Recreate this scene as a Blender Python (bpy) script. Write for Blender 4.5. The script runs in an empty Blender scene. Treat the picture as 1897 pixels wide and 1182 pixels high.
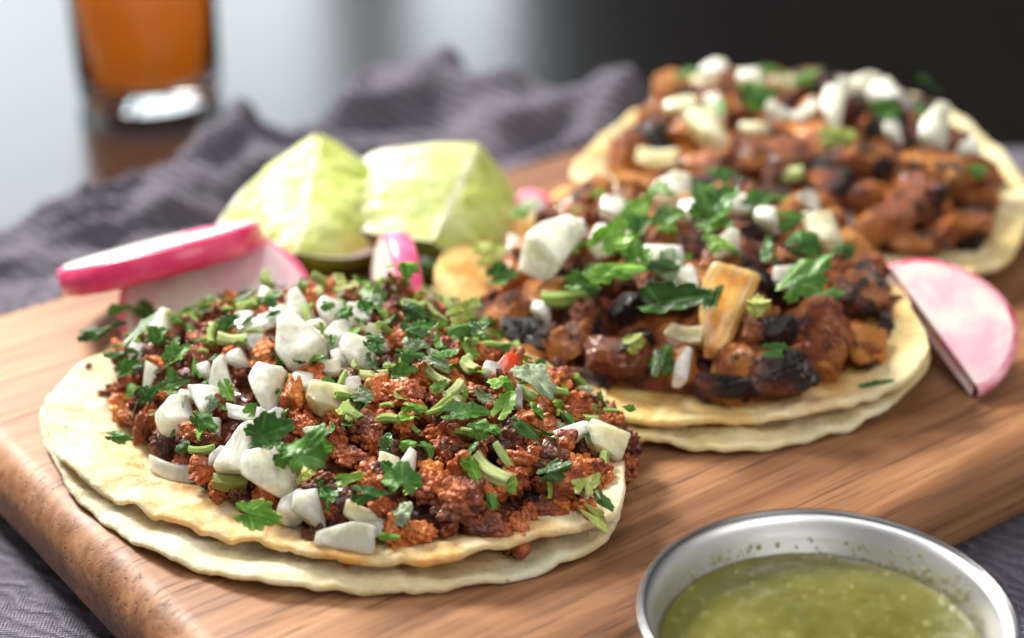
import bpy, bmesh, math, random
import numpy as np
from mathutils import Vector, Matrix, Euler

S = bpy.context.scene
COL = S.collection
# ---------------------------------------------------------------- camera
CAM_H, PITCH, F = 0.218, math.radians(27), 3500.0      # F in pixels of the 1897 wide photograph
cam_d = bpy.data.cameras.new('camera'); cam = bpy.data.objects.new('camera', cam_d); COL.objects.link(cam)
cam.location = (0, 0, CAM_H); cam.rotation_euler = (math.pi/2 - PITCH, 0, 0)
cam_d.sensor_width = 36; cam_d.lens = F*36/1897
cam_d.clip_start = 0.01; cam_d.clip_end = 30
cam_d.dof.use_dof = True; cam_d.dof.focus_distance = 0.392; cam_d.dof.aperture_fstop = 6.6
S.camera = cam
# ---------------------------------------------------------------- render settings
S.view_settings.view_transform = 'Standard'; S.view_settings.look = 'None'
S.view_settings.exposure = 0.12; S.view_settings.gamma = 1.0; S.view_settings.use_curve_mapping = False
S.render.engine = 'CYCLES'
S.cycles.use_denoising = True
try: S.cycles.denoiser = 'OPENIMAGEDENOISE'
except Exception: pass
S.cycles.max_bounces = 10; S.cycles.transmission_bounces = 8; S.cycles.sample_clamp_indirect = 6
# ---------------------------------------------------------------- world and lamps (a room with a window at the back left)
W = bpy.data.worlds.new('World'); S.world = W; W.use_nodes = True
bg = W.node_tree.nodes['Background']; bg.inputs[0].default_value = (1.0, 0.97, 0.94, 1); bg.inputs[1].default_value = 0.27

def area(name, loc, target, size, power, color, sy=None):
    l = bpy.data.lights.new(name, 'AREA'); l.energy = power; l.color = color
    l.shape = 'RECTANGLE'; l.size = size; l.size_y = sy or size
    o = bpy.data.objects.new(name, l); COL.objects.link(o); o.location = loc
    o.rotation_euler = (Vector(target)-Vector(loc)).to_track_quat('-Z', 'Y').to_euler()
    return o
area('window_key_lamp', (-0.62, 1.05, 0.78), (0.0, 0.42, 0), 0.30, 38, (1.0, 0.955, 0.88))
area('soft_fill_lamp', (0.55, -0.25, 0.75), (0.0, 0.42, 0), 0.7, 5.5, (1.0, 0.95, 0.90))
area('overhead_lamp', (-0.1, 0.30, 1.1), (0.0, 0.42, 0), 0.5, 4.0, (0.98, 0.98, 1.0))

# ---------------------------------------------------------------- numeric helpers
cp, sp_ = math.cos(PITCH), math.sin(PITCH)
def ray(px, py):
    u = (px-948.5)/F; v = -(py-591)/F
    return np.array((u, cp+v*sp_, -sp_+v*cp))
def P(px, py, z=0.0):
    d = ray(px, py); t = (z-CAM_H)/d[2]
    return Vector((d[0]*t, d[1]*t, z))
def depth_of(p): return p[1]*cp + (CAM_H-p[2])*sp_
def mm(px, p): return px*depth_of(p)/F
def proj(x, y, z):
    d = y*cp+(CAM_H-z)*sp_; return 948.5+F*x/d, 591-F*(y*sp_+(z-CAM_H)*cp)/d

def _h(ix, iy, iz, s):
    n = (ix*374761393 + iy*668265263 + iz*2147483647 + s*1274126177) & 0xffffffff
    n = ((n ^ (n >> 13))*1274126177) & 0xffffffff
    n = n ^ (n >> 16)
    return (n & 0xffff)/65535.0
def vn(p, s=0):
    p = np.asarray(p, float); i = np.floor(p).astype(np.int64); f = p-i; f = f*f*(3-2*f)
    r = 0
    for dx in (0, 1):
        for dy in (0, 1):
            for dz in (0, 1):
                w = (f[:,0] if dx else 1-f[:,0])*(f[:,1] if dy else 1-f[:,1])*(f[:,2] if dz else 1-f[:,2])
                r = r + w*_h(i[:,0]+dx, i[:,1]+dy, i[:,2]+dz, s)
    return r*2-1
def fbm(p, s=0, o=4, g=.5):
    a, t, r = 1, 0, 0
    p = np.asarray(p, float)
    for k in range(o):
        r = r + a*vn(p*(2.03**k)+k*7.3, s+k); t += a; a *= g
    return r/t

def mesh_obj(name, V, Fc, mat, parent=None, smooth=True, attr=None, uv=None):
    me = bpy.data.meshes.new(name)
    me.from_pydata([tuple(v) for v in V], [], [tuple(int(i) for i in f) for f in Fc])
    if smooth: me.polygons.foreach_set('use_smooth', [True]*len(me.polygons))
    if attr:
        for k, vals in attr.items():
            a = me.attributes.new(k, 'FLOAT', 'POINT'); a.data.foreach_set('value', np.asarray(vals, dtype=np.float32))
    me.update()
    if mat: me.materials.append(mat)
    return me if parent is False else link(name, me, parent)
def link(name, me, parent=None):
    o = bpy.data.objects.new(name, me); COL.objects.link(o)
    if parent is not None: o.parent = parent
    return o
def tag(o, label=None, cat=None, group=None, kind=None):
    if label: o['label'] = label
    if cat: o['category'] = cat
    if group: o['group'] = group
    if kind: o['kind'] = kind
    return o
def empty(name, loc, label, cat, group=None):
    o = bpy.data.objects.new(name, None); o.empty_display_size = .01; COL.objects.link(o); o.location = loc
    return tag(o, label, cat, group)
_ico = {}
def ico(n):
    if n not in _ico:
        bm = bmesh.new(); bmesh.ops.create_icosphere(bm, subdivisions=n, radius=1)
        V = np.array([v.co[:] for v in bm.verts]); Fc = [[v.index for v in f.verts] for f in bm.faces]; bm.free()
        V /= np.linalg.norm(V, axis=1)[:, None]
        _ico[n] = (V, Fc)
    return _ico[n]
def grid_faces(nu, nv, wrap_u=False):
    f = []
    for j in range(nv-1):
        for i in range(nu if wrap_u else nu-1):
            a = j*nu+i; b = j*nu+(i+1) % nu
            f.append((a, b, b+nu, a+nu))
    return f
def orient(n, roll):
    """matrix whose z is n and whose x is the world's right turned by roll degrees about n"""
    n = Vector(n).normalized(); x = Vector((1, 0, 0)); x = (x - n*x.dot(n)).normalized(); y = n.cross(x)
    a = math.radians(roll); X = x*math.cos(a)+y*math.sin(a); Y = n.cross(X)
    return Matrix((X, Y, n)).transposed()

# ---------------------------------------------------------------- material helpers
class NT:
    def __init__(s, name):
        s.m = bpy.data.materials.new(name); s.m.use_nodes = True; s.t = s.m.node_tree
        s.b = s.t.nodes['Principled BSDF']; s.co = s.t.nodes.new('ShaderNodeTexCoord')
        s.v = s.co.outputs['Object']
    def n(s, typ, **k):
        nd = s.t.nodes.new('ShaderNode'+typ)
        for a, b in k.items():
            if a.startswith('i_'): nd.inputs[int(a[2:]) if a[2:].isdigit() else a[2:].replace('_', ' ')].default_value = b
            else: setattr(nd, a, b)
        return nd
    def l(s, a, b): s.t.links.new(a, b)
    def mapping(s, scale=(1,1,1), rot=(0,0,0), src=None):
        m = s.n('Mapping'); m.inputs['Scale'].default_value = scale; m.inputs['Rotation'].default_value = rot
        s.l(src or s.v, m.inputs[0]); return m.outputs[0]
    def world(s):
        g = s.n('NewGeometry'); return g.outputs['Position']
    def noise(s, scale, detail=5, rough=.55, src=None, dist=0):
        n = s.n('TexNoise'); n.inputs['Scale'].default_value = scale; n.inputs['Detail'].default_value = detail
        n.inputs['Roughness'].default_value = rough; n.inputs['Distortion'].default_value = dist
        s.l(src or s.v, n.inputs['Vector']); return n.outputs['Fac']
    def vor(s, scale, feature='F1', src=None, out='Distance', rnd=1.0):
        n = s.n('TexVoronoi'); n.feature = feature; n.inputs['Scale'].default_value = scale
        n.inputs['Randomness'].default_value = rnd
        s.l(src or s.v, n.inputs['Vector']); return n.outputs[out]
    def ramp(s, fac, stops, interp='LINEAR'):
        r = s.n('ValToRGB'); r.color_ramp.interpolation = interp; e = r.color_ramp.elements
        while len(e) < len(stops): e.new(.5)
        for k, (p, c) in enumerate(stops):
            e[k].position = p; e[k].color = (*c, 1) if len(c) == 3 else c
        s.l(fac, r.inputs[0]); return r.outputs[0]
    def rng(s, fac, a, b, c=0, d=1):
        r = s.n('MapRange'); r.inputs[1].default_value = a; r.inputs[2].default_value = b
        r.inputs[3].default_value = c; r.inputs[4].default_value = d; s.l(fac, r.inputs[0]); return r.outputs[0]
    def mix(s, fac, a, b, mode='MIX'):
        m = s.n('Mix', data_type='RGBA', blend_type=mode)
        if isinstance(fac, (int, float)): m.inputs[0].default_value = fac
        else: s.l(fac, m.inputs[0])
        for k, x in ((6, a), (7, b)):
            if isinstance(x, tuple): m.inputs[k].default_value = (*x, 1)
            else: s.l(x, m.inputs[k])
        return m.outputs[2]
    def math(s, op, a, b=None, clamp=False):
        m = s.n('Math', operation=op, use_clamp=clamp)
        for k, x in ((0, a), (1, b)):
            if x is None: continue
            if isinstance(x, (int, float)): m.inputs[k].default_value = x
            else: s.l(x, m.inputs[k])
        return m.outputs[0]
    def attr(s, name):
        a = s.n('Attribute'); a.attribute_name = name; return a.outputs['Fac']
    def rand(s):
        return s.n('ObjectInfo').outputs['Random']
    def bump(s, h, dist, strength=1.0, prev=None):
        b = s.n('Bump'); b.inputs['Distance'].default_value = dist; b.inputs['Strength'].default_value = strength
        s.l(h, b.inputs['Height'])
        if prev: s.l(prev, b.inputs['Normal'])
        return b.outputs[0]
    def set(s, **k):
        for a, x in k.items():
            i = s.b.inputs[a.replace('_', ' ')]
            if isinstance(x, (int, float)): i.default_value = x
            elif isinstance(x, tuple): i.default_value = (*x, 1) if len(x) == 3 and i.type == 'RGBA' else x
            else: s.l(x, i)
        return s
    def sss(s, w, r, scale):
        s.b.inputs['Subsurface Weight'].default_value = w; s.b.inputs['Subsurface Radius'].default_value = r
        s.b.inputs['Subsurface Scale'].default_value = scale; return s

# tortilla ---------------------------------------------------------
def m_tortilla(name, yellow, grease):
    t = NT(name); w = t.world()
    c = t.ramp(t.noise(55, 6, .6, w), [(.3, (.76, .60, .35)), (.5, (.86, .74, .50)), (.72, (.92, .84, .66))])
    c = t.mix(t.math('MULTIPLY', t.rng(t.noise(22, 4, .6, w), .34, .62), yellow, True), c, (.82, .60, .22))
    # toasted and floury blotches, each with a shape of its own
    c = t.mix(t.rng(t.noise(140, 5, .7, w), .58, .72, 0, .5), c, (.68, .46, .22))
    sp = t.rng(t.vor(260, src=w), .0, .16, 1, 0)
    sp = t.math('MULTIPLY', sp, t.rng(t.noise(60, 3, .6, w), .46, .60))
    c = t.mix(sp, c, (.22, .11, .045))
    ch = t.rng(t.noise(75, 6, .7, w, .5), .64, .72, 0, .55); c = t.mix(ch, c, (.42, .24, .09))
    g = t.attr('grease')
    g = t.math('MULTIPLY', g, t.rng(t.noise(90, 4, .6, w), .3, .6), True)
    g2 = t.math('MULTIPLY', g, grease, True)
    c = t.mix(g2, c, (.72, .33, .05))
    h = t.noise(420, 8, .65, w); h2 = t.noise(1500, 6, .7, w); h3 = t.rng(t.vor(500, src=w), 0, .7)
    b = t.bump(h, .0016, .9); b = t.bump(h2, .0006, .8, b); b = t.bump(h3, .0004, .5, b); b = t.bump(t.noise(170, 5, .6, w, .8), .002, .6, b)
    t.set(Base_Color=c, Roughness=t.rng(g2, 0, 1, .62, .25), Normal=b); t.sss(.5, (1, .66, .38), .006)
    t.b.inputs['Specular IOR Level'].default_value = .35
    return t.m
M_TORT1 = m_tortilla('corn_tortilla_pale', .30, .85)
M_TORT2 = m_tortilla('corn_tortilla_yellow', .95, 1.0)
# meat ---------------------------------------------------------
def m_crumb():
    t = NT('chorizo_crumb'); w = t.world()
    n = t.noise(150, 5, .6, w); r = t.rand()
    f = t.math('ADD', t.math('MULTIPLY', n, .85), t.math('MULTIPLY', r, .34))
    c = t.ramp(f, [(.32, (.022, .007, .004)), (.46, (.10, .022, .008)), (.60, (.27, .058, .014)), (.74, (.50, .13, .026)), (.92, (.75, .28, .06))])
    c = t.mix(t.rng(t.noise(700, 4, .6, w), .56, .72, 0, .65), c, (.55, .20, .06))
    c = t.mix(t.rng(t.noise(330, 3, .5, w), .60, .70, 0, .8), c, (.02, .008, .005))
    h = t.rng(t.vor(1100, src=w), 0, .8, 1, 0); h2 = t.noise(2500, 5, .7, w)
    b = t.bump(h, .0005, .8); b = t.bump(h2, .00018, .7, b)
    t.set(Base_Color=c, Roughness=t.rng(t.noise(500, 3, .5, w), .35, .65, .30, .72), Normal=b)
    t.sss(.18, (1, .35, .15), .0015); t.l(t.rng(t.noise(90, 3, .5, w), .45, .62, 0, .6), t.b.inputs['Coat Weight']); t.b.inputs['Coat Roughness'].default_value = .08; t.b.inputs['Specular IOR Level'].default_value = .35
    return t.m
M_CRUMB = m_crumb()
def m_pork(name, sh=0.0):
    t = NT(name); w = t.world(); r = t.rand()
    f = t.math('ADD', t.noise(95, 4, .6, w, .4), t.math('MULTIPLY', t.math('SUBTRACT', r, .5), .38))
    if sh: f = t.math('ADD', f, sh)
    c = t.ramp(f, [(.27, (.010, .005, .004)), (.35, (.070, .017, .007)), (.45, (.26, .058, .017)), (.58, (.50, .145, .030)), (.75, (.80, .31, .05))])
    c = t.mix(t.rng(t.noise(110, 6, .65, w), .575, .62, 0, .95), c, (.010, .008, .009))
    st = t.noise(420, 3, .6, t.mapping((1, .25, 1)))
    b = t.bump(t.noise(300, 6, .7, w), .0016, 1.0); b = t.bump(st, .0009, .9, b); b = t.bump(t.noise(1600, 4, .7, w), .00018, .6, b)
    t.set(Base_Color=c, Roughness=t.rng(t.noise(260, 3, .5, w), .35, .65, .22, .65), Normal=b)
    t.sss(.12, (1, .3, .15), .0015); t.l(t.rng(t.noise(120, 3, .5, w), .45, .62, .0, .55), t.b.inputs['Coat Weight']); t.b.inputs['Coat Roughness'].default_value = .07
    return t.m
M_PORK = m_pork('glazed_pork'); M_CHAR = m_pork('charred_pork', -.12); M_PORK_O = m_pork('orange_glazed_pork', .18)
# onion ---------------------------------------------------------
def m_onion(name, a, b_, stain=.35, rough=.24):
    t = NT(name); w = t.world()
    c = t.mix(t.rng(t.noise(120, 3, .5, w), .35, .65), a, b_)
    c = t.mix(t.rng(t.noise(210, 4, .6, w), .60, .72, 0, stain), c, (.80, .45, .08))
    ln = t.noise(5.5, 3, .6, t.mapping((1, .16, 1)))
    c = t.mix(t.rng(ln, .45, .62, 0, .45), c, (.60, .63, .46))
    b = t.bump(ln, .0003, .5); b = t.bump(t.noise(900, 4, .6, w), .0002, .5, b)
    t.set(Base_Color=c, Roughness=rough, Normal=b); t.sss(.75, (1, .95, .72), .006); t.l(t.rng(t.noise(150, 3, .5, w), .38, .62, .04, .55), t.b.inputs['Transmission Weight']); t.b.inputs['IOR'].default_value = 1.36
    t.b.inputs['Coat Weight'].default_value = .35; t.b.inputs['Coat Roughness'].default_value = .12
    return t.m
M_ON = m_onion('onion_flesh', (.78, .78, .65), (.89, .89, .82), .5)
M_ONY = m_onion('yellowed_onion_flesh', (.66, .60, .34), (.76, .72, .52), .7)
M_PINE = m_onion('charred_pineapple', (.70, .26, .03), (.86, .50, .10), .95)
# greens ---------------------------------------------------------
def m_leaf(name, dark, mid, light, sheen=.3):
    t = NT(name); w = t.world(); v = t.attr('vein')
    f = t.math('ADD', t.noise(160, 4, .6, w), t.math('MULTIPLY', t.math('SUBTRACT', t.rand(), .5), .25))
    c = t.ramp(f, [(.3, dark), (.5, mid), (.75, light)])
    c = t.mix(t.math('MULTIPLY', v, .55), c, tuple(min(1, x*1.7+.05) for x in light))
    b = t.bump(v, .0003, .8); b = t.bump(t.noise(1100, 4, .6, w), .00016, .8, b)
    t.set(Base_Color=c, Roughness=sheen, Normal=b)
    t.b.inputs['Transmission Weight'].default_value = 0
    # thin leaf: part of the light goes through
    tr = t.n('BsdfTranslucent'); t.l(t.mix(1.0, c, (.9, 1.0, .35), 'MULTIPLY'), tr.inputs[0])
    tr2 = t.n('Mixing' if 0 else 'MixShader'); tr2.inputs[0].default_value = .42
    out = t.t.nodes['Material Output']; t.l(t.b.outputs[0], tr2.inputs[1]); t.l(tr.outputs[0], tr2.inputs[2]); t.l(tr2.outputs[0], out.inputs[0])
    return t.m
M_LD = m_leaf('dark_cilantro', (.028, .085, .015), (.06, .17, .03), (.12, .28, .05))
M_LM = m_leaf('mid_cilantro', (.045, .14, .02), (.09, .25, .035), (.18, .38, .06))
M_LB = m_leaf('bright_cilantro', (.09, .26, .02), (.18, .40, .04), (.34, .56, .09))
M_LP = m_leaf('pale_cilantro', (.16, .24, .13), (.26, .36, .20), (.44, .52, .36), .4)
M_LY = m_leaf('yellow_cilantro', (.28, .36, .05), (.45, .52, .10), (.62, .66, .25))
def m_stem(name, a, b_):
    t = NT(name); w = t.world()
    ln = t.noise(700, 3, .6, t.mapping((.08, 1, 1)))
    c = t.mix(t.rng(ln, .35, .65), a, b_)
    t.set(Base_Color=c, Roughness=.3, Normal=t.bump(ln, .0003, .7)); t.sss(.3, (.7, 1, .3), .002); return t.m
M_ST = m_stem('cilantro_stem_green', (.14, .24, .03), (.38, .50, .12)); M_STO = m_stem('cilantro_stem_olive', (.12, .14, .015), (.30, .30, .06))
M_STL = m_stem('cilantro_stem_pale', (.36, .46, .12), (.66, .72, .36))
t = NT('stem_pith'); t.set(Base_Color=(.62, .68, .38), Roughness=.5); t.sss(.4, (.9, 1, .5), .002); M_PITHS = t.m
t = NT('red_pepper_flesh'); t.set(Base_Color=t.mix(t.noise(300, 3), (.55, .02, .008), (.72, .10, .02)), Roughness=.22); t.sss(.3, (1, .2, .1), .003); M_RED = t.m
t = NT('orange_carrot_flesh'); t.set(Base_Color=t.mix(t.noise(300, 3), (.75, .16, .02), (.85, .30, .04)), Roughness=.3); t.sss(.3, (1, .4, .1), .003); M_CAR = t.m
t = NT('peppercorn_black'); t.set(Base_Color=(.012, .012, .012), Roughness=.25, Normal=t.bump(t.noise(1500, 3), .0003)); M_BLK = t.m
# wood ---------------------------------------------------------
def m_wood():
    t = NT('acacia_wood')
    big = t.noise(7, 4, .6, t.mapping((.35, 2.6, 1)), .6)
    g = t.noise(38, 7, .62, t.mapping((.12, 2.2, 2.2)), .8)
    g2 = t.noise(190, 6, .6, t.mapping((.05, 1.7, 1.7)))
    f = t.math('ADD', t.math('MULTIPLY', big, .55), t.math('MULTIPLY', g, .55))
    c = t.ramp(f, [(.38, (.075, .029, .012)), (.47, (.18, .078, .033)), (.57, (.30, .145, .066)), (.70, (.43, .235, .12))])
    c = t.mix(t.rng(g2, .48, .66, 0, .7), c, (.13, .050, .022))
    pore = t.noise(520, 3, .5, t.mapping((.075, 1.6, 1.6)))
    po = t.math('MULTIPLY', t.rng(pore, .57, .64), t.rng(t.noise(30, 3, .6, t.mapping((.3, 1.3, 1))), .36, .56))
    c = t.mix(t.math('MULTIPLY', po, .6), c, (.055, .022, .012))
    h = t.math('SUBTRACT', t.math('MULTIPLY', g2, .5), t.math('MULTIPLY', po, .7))
    b = t.bump(h, .0003, .55); b = t.bump(t.noise(900, 4, .6, t.mapping((.2, 1, 1))), .0001, .5, b)
    t.set(Base_Color=c, Roughness=t.rng(g, .3, .7, .46, .62), Normal=b); t.b.inputs['Specular IOR Level'].default_value = .35
    return t.m
M_WOOD = m_wood()
# cloth ---------------------------------------------------------
def m_cloth():
    t = NT('slate_purple_linen')
    c = t.mix(t.rng(t.noise(60, 4, .6), .35, .65), (.042, .036, .055), (.105, .092, .125))
    wv = t.n('TexWave'); wv.inputs['Scale'].default_value = 420; wv.bands_direction = 'X'; wv.inputs['Distortion'].default_value = 1.5; wv.inputs['Detail Scale'].default_value = 3
    t.l(t.v, wv.inputs[0])
    wy = t.n('TexWave'); wy.inputs['Scale'].default_value = 420; wy.bands_direction = 'Y'; wy.inputs['Distortion'].default_value = 1.5; wy.inputs['Detail Scale'].default_value = 3
    t.l(t.v, wy.inputs[0])
    weave = t.math('MULTIPLY', wv.outputs['Fac'], wy.outputs['Fac'])
    c = t.mix(t.rng(weave, .2, .8, 0, .4), c, (.20, .19, .26))
    c = t.mix(t.rng(t.noise(1400, 2), .6, .7, 0, .5), c, (.42, .42, .50))
    rb = t.n('TexWave'); rb.inputs['Scale'].default_value = 95; rb.bands_direction = 'DIAGONAL'; rb.inputs['Distortion'].default_value = 7; t.l(t.mapping((.9, 1.3, 1)), rb.inputs[0])
    c = t.mix(t.rng(rb.outputs['Fac'], .3, .8, 0, .35), c, (.24, .22, .29))
    b = t.bump(weave, .0006, .9); b = t.bump(t.noise(900, 3), .0004, .5, b); b = t.bump(rb.outputs['Fac'], .0014, .7, b)
    t.set(Base_Color=c, Roughness=.9, Normal=b); t.b.inputs['Sheen Weight'].default_value = .1; t.b.inputs['Sheen Roughness'].default_value = .5
    return t.m
M_CLOTH = m_cloth()
# radish, lime ---------------------------------------------------------
def m_flesh(name, a, b_, c_=None, amt=.4, scale=60):
    t = NT(name)
    c = t.mix(t.rng(t.noise(scale*2, 4), .4, .65), a, b_)
    if c_: c = t.mix(t.rng(t.noise(scale, 4, .6), .45, .68, 0, amt), c, c_)
    t.set(Base_Color=c, Roughness=.32, Normal=t.bump(t.noise(700, 4), .0002, .6)); t.sss(.45, (1, .8, .8), .004); return t.m
M_RW = m_flesh('radish_flesh', (.88, .86, .82), (.90, .84, .80), (.86, .50, .58), .25)
M_RWP = m_flesh('pink_radish_flesh', (.74, .66, .60), (.74, .52, .54), (.70, .26, .40), .6, 60)
t = NT('radish_skin'); t.set(Base_Color=t.mix(t.rng(t.noise(70, 4, .6, t.mapping((1, 1, .5))), .45, .85), (.64, .035, .13), (.80, .16, .26)), Roughness=.24); t.sss(.35, (1, .3, .4), .003); M_RS = t.m
t = NT('radish_skin_bright'); t.set(Base_Color=t.mix(t.rng(t.noise(160, 4), .4, .7), (.80, .09, .24), (.90, .28, .42)), Roughness=.24); t.sss(.4, (1, .3, .4), .003); M_RSB = t.m
t = NT('radish_skin_blotchy'); t.set(Base_Color=t.mix(t.rng(t.noise(110, 4), .4, .6), (.60, .05, .14), (.86, .50, .55)), Roughness=.35); t.sss(.35, (1, .3, .4), .003); M_RSP = t.m
def m_pulp(name, base, light):
    t = NT(name); s = t.attr('radial'); a = t.attr('along')
    # vesicles: long cells that fan from the core to the rind
    cmb = t.n('CombineXYZ'); t.l(t.math('MULTIPLY', a, 20.0), cmb.inputs[0]); t.l(t.math('MULTIPLY', s, 2.4), cmb.inputs[1])
    v = t.n('TexVoronoi'); v.inputs['Scale'].default_value = 1.0; t.l(cmb.outputs[0], v.inputs['Vector'])
    edge = t.rng(v.outputs['Distance'], .25, .75)
    c = t.mix(t.math('MULTIPLY', edge, .28), base, light)
    c = t.mix(t.rng(t.noise(95, 5, .65, dist=1.2), .42, .62, 0, .75), c, light)
    c = t.mix(t.rng(t.noise(60, 4, .6, dist=.8), .5, .75, 0, .35), c, (.74, .78, .56))
    c = t.mix(t.rng(s, .86, .92), c, (.80, .83, .66))
    c = t.mix(t.rng(s, .015, .06, .6, 0), c, (.80, .82, .56))
    b = t.bump(edge, .0009, .4); b = t.bump(t.noise(500, 4), .0004, .5, b)
    t.set(Base_Color=c, Roughness=.38, Normal=b); t.sss(.6, (.8, 1, .3), .006); t.b.inputs['Coat Weight'].default_value = .15; t.b.inputs['Specular IOR Level'].default_value = .35
    return t.m
M_PULP = m_pulp('lime_pulp', (.40, .48, .08), (.58, .64, .26)); M_PULPL = m_pulp('pale_lit_lime_pulp', (.40, .48, .12), (.62, .68, .36))  # left cut faces get a paler copy: membrane plus window light in the colour
t = NT('lime_rind'); t.set(Base_Color=t.mix(t.rng(t.noise(90, 4), .4, .65), (.13, .17, .015), (.26, .27, .03)), Roughness=.35, Normal=t.bump(t.vor(700), .0004, .6)); M_RIND = t.m

# ================================================================ THE SETTING
# tabletop
def m_table():
    t = NT('dark_polished_wood')
    g = t.noise(9, 6, .6, t.mapping((1.6, .12, 1)))
    c = t.ramp(g, [(.35, (.003, .0025, .0025)), (.6, (.006, .005, .005)), (.75, (.012, .010, .009))])
    t.set(Base_Color=c, Roughness=.24, Normal=t.bump(t.noise(160, 5, .6, t.mapping((1, .1, 1))), .00015, .3)); t.b.inputs['Coat Weight'].default_value = 1.0
    t.b.inputs['Coat Roughness'].default_value = .17
    return t.m
TZ = -0.0245
def box(x0, x1, y0, y1, z0, z1):
    V = [(x, y, z) for z in (z0, z1) for y in (y0, y1) for x in (x0, x1)]
    return V, [(0,2,3,1), (4,5,7,6), (0,1,5,4), (2,6,7,3), (0,4,6,2), (1,3,7,5)]
V, Fc = box(-.9, .9, -.15, 1.5, TZ-.03, TZ)
tag(mesh_obj('tabletop', V, Fc, m_table(), smooth=False), 'dark polished tabletop reflecting pale window light', kind='structure')
# back wall with the window whose reflection lies on the tabletop
t = NT('dark_wall_paint'); t.set(Base_Color=t.mix(t.noise(3, 3), (.016, .017, .016), (.03, .031, .029)), Roughness=.85); M_WALL = t.m
WY = 2.4
def wallpiece(x0, x1, z0, z1): return box(x0, x1, WY, WY+.12, z0, z1)
Vs, Fs = [], []
for r in ((-4, -1.9, -.9, 2.6), (-1.9, .0, -.9, .12), (-1.9, .0, 1.9, 2.6), (.0, 4, -.9, 2.6)):
    v, f = wallpiece(*r); k = len(Vs); Vs += v; Fs += [tuple(i+k for i in q) for q in f]
tag(mesh_obj('back_wall', Vs, Fs, M_WALL, smooth=False), 'dark wall behind the table', kind='structure')
t = NT('window_frame_paint'); t.set(Base_Color=(.16, .17, .15), Roughness=.5); M_WF = t.m
t = NT('bright_window_sky'); t.b.inputs['Base Color'].default_value = (.8, .85, .9, 1); t.b.inputs['Emission Color'].default_value = (.84, .93, 1.0, 1)
em = t.ramp(t.noise(1.4, 2, .5), [(.35, (.55, .64, .70)), (.6, (.86, .95, 1.0))]); t.l(em, t.b.inputs['Emission Color']); t.b.inputs['Emission Strength'].default_value = 2.3; M_SKYP = t.m
win = empty('window', (-.95, WY, .12), 'bright daylight window in the dark wall behind the table', 'window')
def wpart(name, r, m):
    x0, x1, z0, z1, y0, y1 = r; v, f = box(x0+.95, x1+.95, y0, y1, z0-.12, z1-.12)
    o = mesh_obj(name, v, f, m, win, smooth=False); return o
wpart('pane', (-1.9, -.245, .12, 1.9, .05, .055), M_SKYP); wpart('pane', (-.135, .0, .12, 1.9, .05, .055), M_SKYP)
wpart('mullion', (-.245, -.135, .12, 1.9, .02, .09), M_WF)
wpart('sill', (-1.9, 0, .08, .119, -.06, .0), M_WF)

# cutting board --------------------------------------------------------- local x along the board
BA = math.radians(37)
board = bpy.data.objects.new('cutting_board', None)
def board_mesh():
    u0, u1, v0, v1, th = 124, 428, 219, 427, 20
    rc, e = 26, 8.0                                           # corner radius, edge round-over (mm)
    loop = []
    for cx, cy, a0 in ((u1-rc, v1-rc, 0), (u0+rc, v1-rc, 90), (u0+rc, v0+rc, 180), (u1-rc, v0+rc, 270)):
        for k in range(13):
            a = math.radians(a0+k*7.5); loop.append((cx, cy, math.cos(a), math.sin(a)))
    # long sides get in-between points so that the surface can undulate
    pts = []
    n = len(loop)
    for i in range(n):
        cx, cy, nx, ny = loop[i]; c2 = loop[(i+1) % n]
        p = np.array((cx+rc*nx, cy+rc*ny)); q = np.array((c2[0]+rc*c2[2], c2[1]+rc*c2[3])); L = np.linalg.norm(q-p); m = max(1, int(L/6))
        for k in range(m): pts.append((*(p+(q-p)*k/m), nx+(c2[2]-nx)*k/m, ny+(c2[3]-ny)*k/m))
    prof = []                                                 # inset, z
    for k in range(9):
        a = math.radians(90*k/8); prof.append((e-e*math.sin(a), -e+e*math.cos(a)))
    for k in range(1, 9):
        a = math.radians(90*k/8); prof.append((e-e*math.cos(a), -(th-e)-e*math.sin(a)))
    V = []; N = len(pts)
    for ins, z in prof:
        for x, y, nx, ny in pts:
            V.append((x-nx*ins, y-ny*ins, z))
    Fc = [(j*N+i, j*N+(i+1) % N, (j+1)*N+(i+1) % N, (j+1)*N+i) for j in range(len(prof)-1) for i in range(N)]
    Fc = [f[::-1] for f in Fc]
    Fc.append(tuple(range(N))); Fc.append(tuple(range((len(prof)-1)*N, len(prof)*N))[::-1])
    V = np.array(V)*.001
    V[:, 2] += .0006*fbm(V*np.array((12, 30, 30)), 5, 2)*(V[:, 2] < -.001)
    return V, Fc
V, Fc = board_mesh()
b_o = mesh_obj('cutting_board', V, Fc, M_WOOD); b_o.rotation_euler = (0, 0, BA)
tag(b_o, 'reddish brown wooden serving board with rounded edges under the three tacos', 'cutting board')
bpy.data.objects.remove(board)

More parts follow.
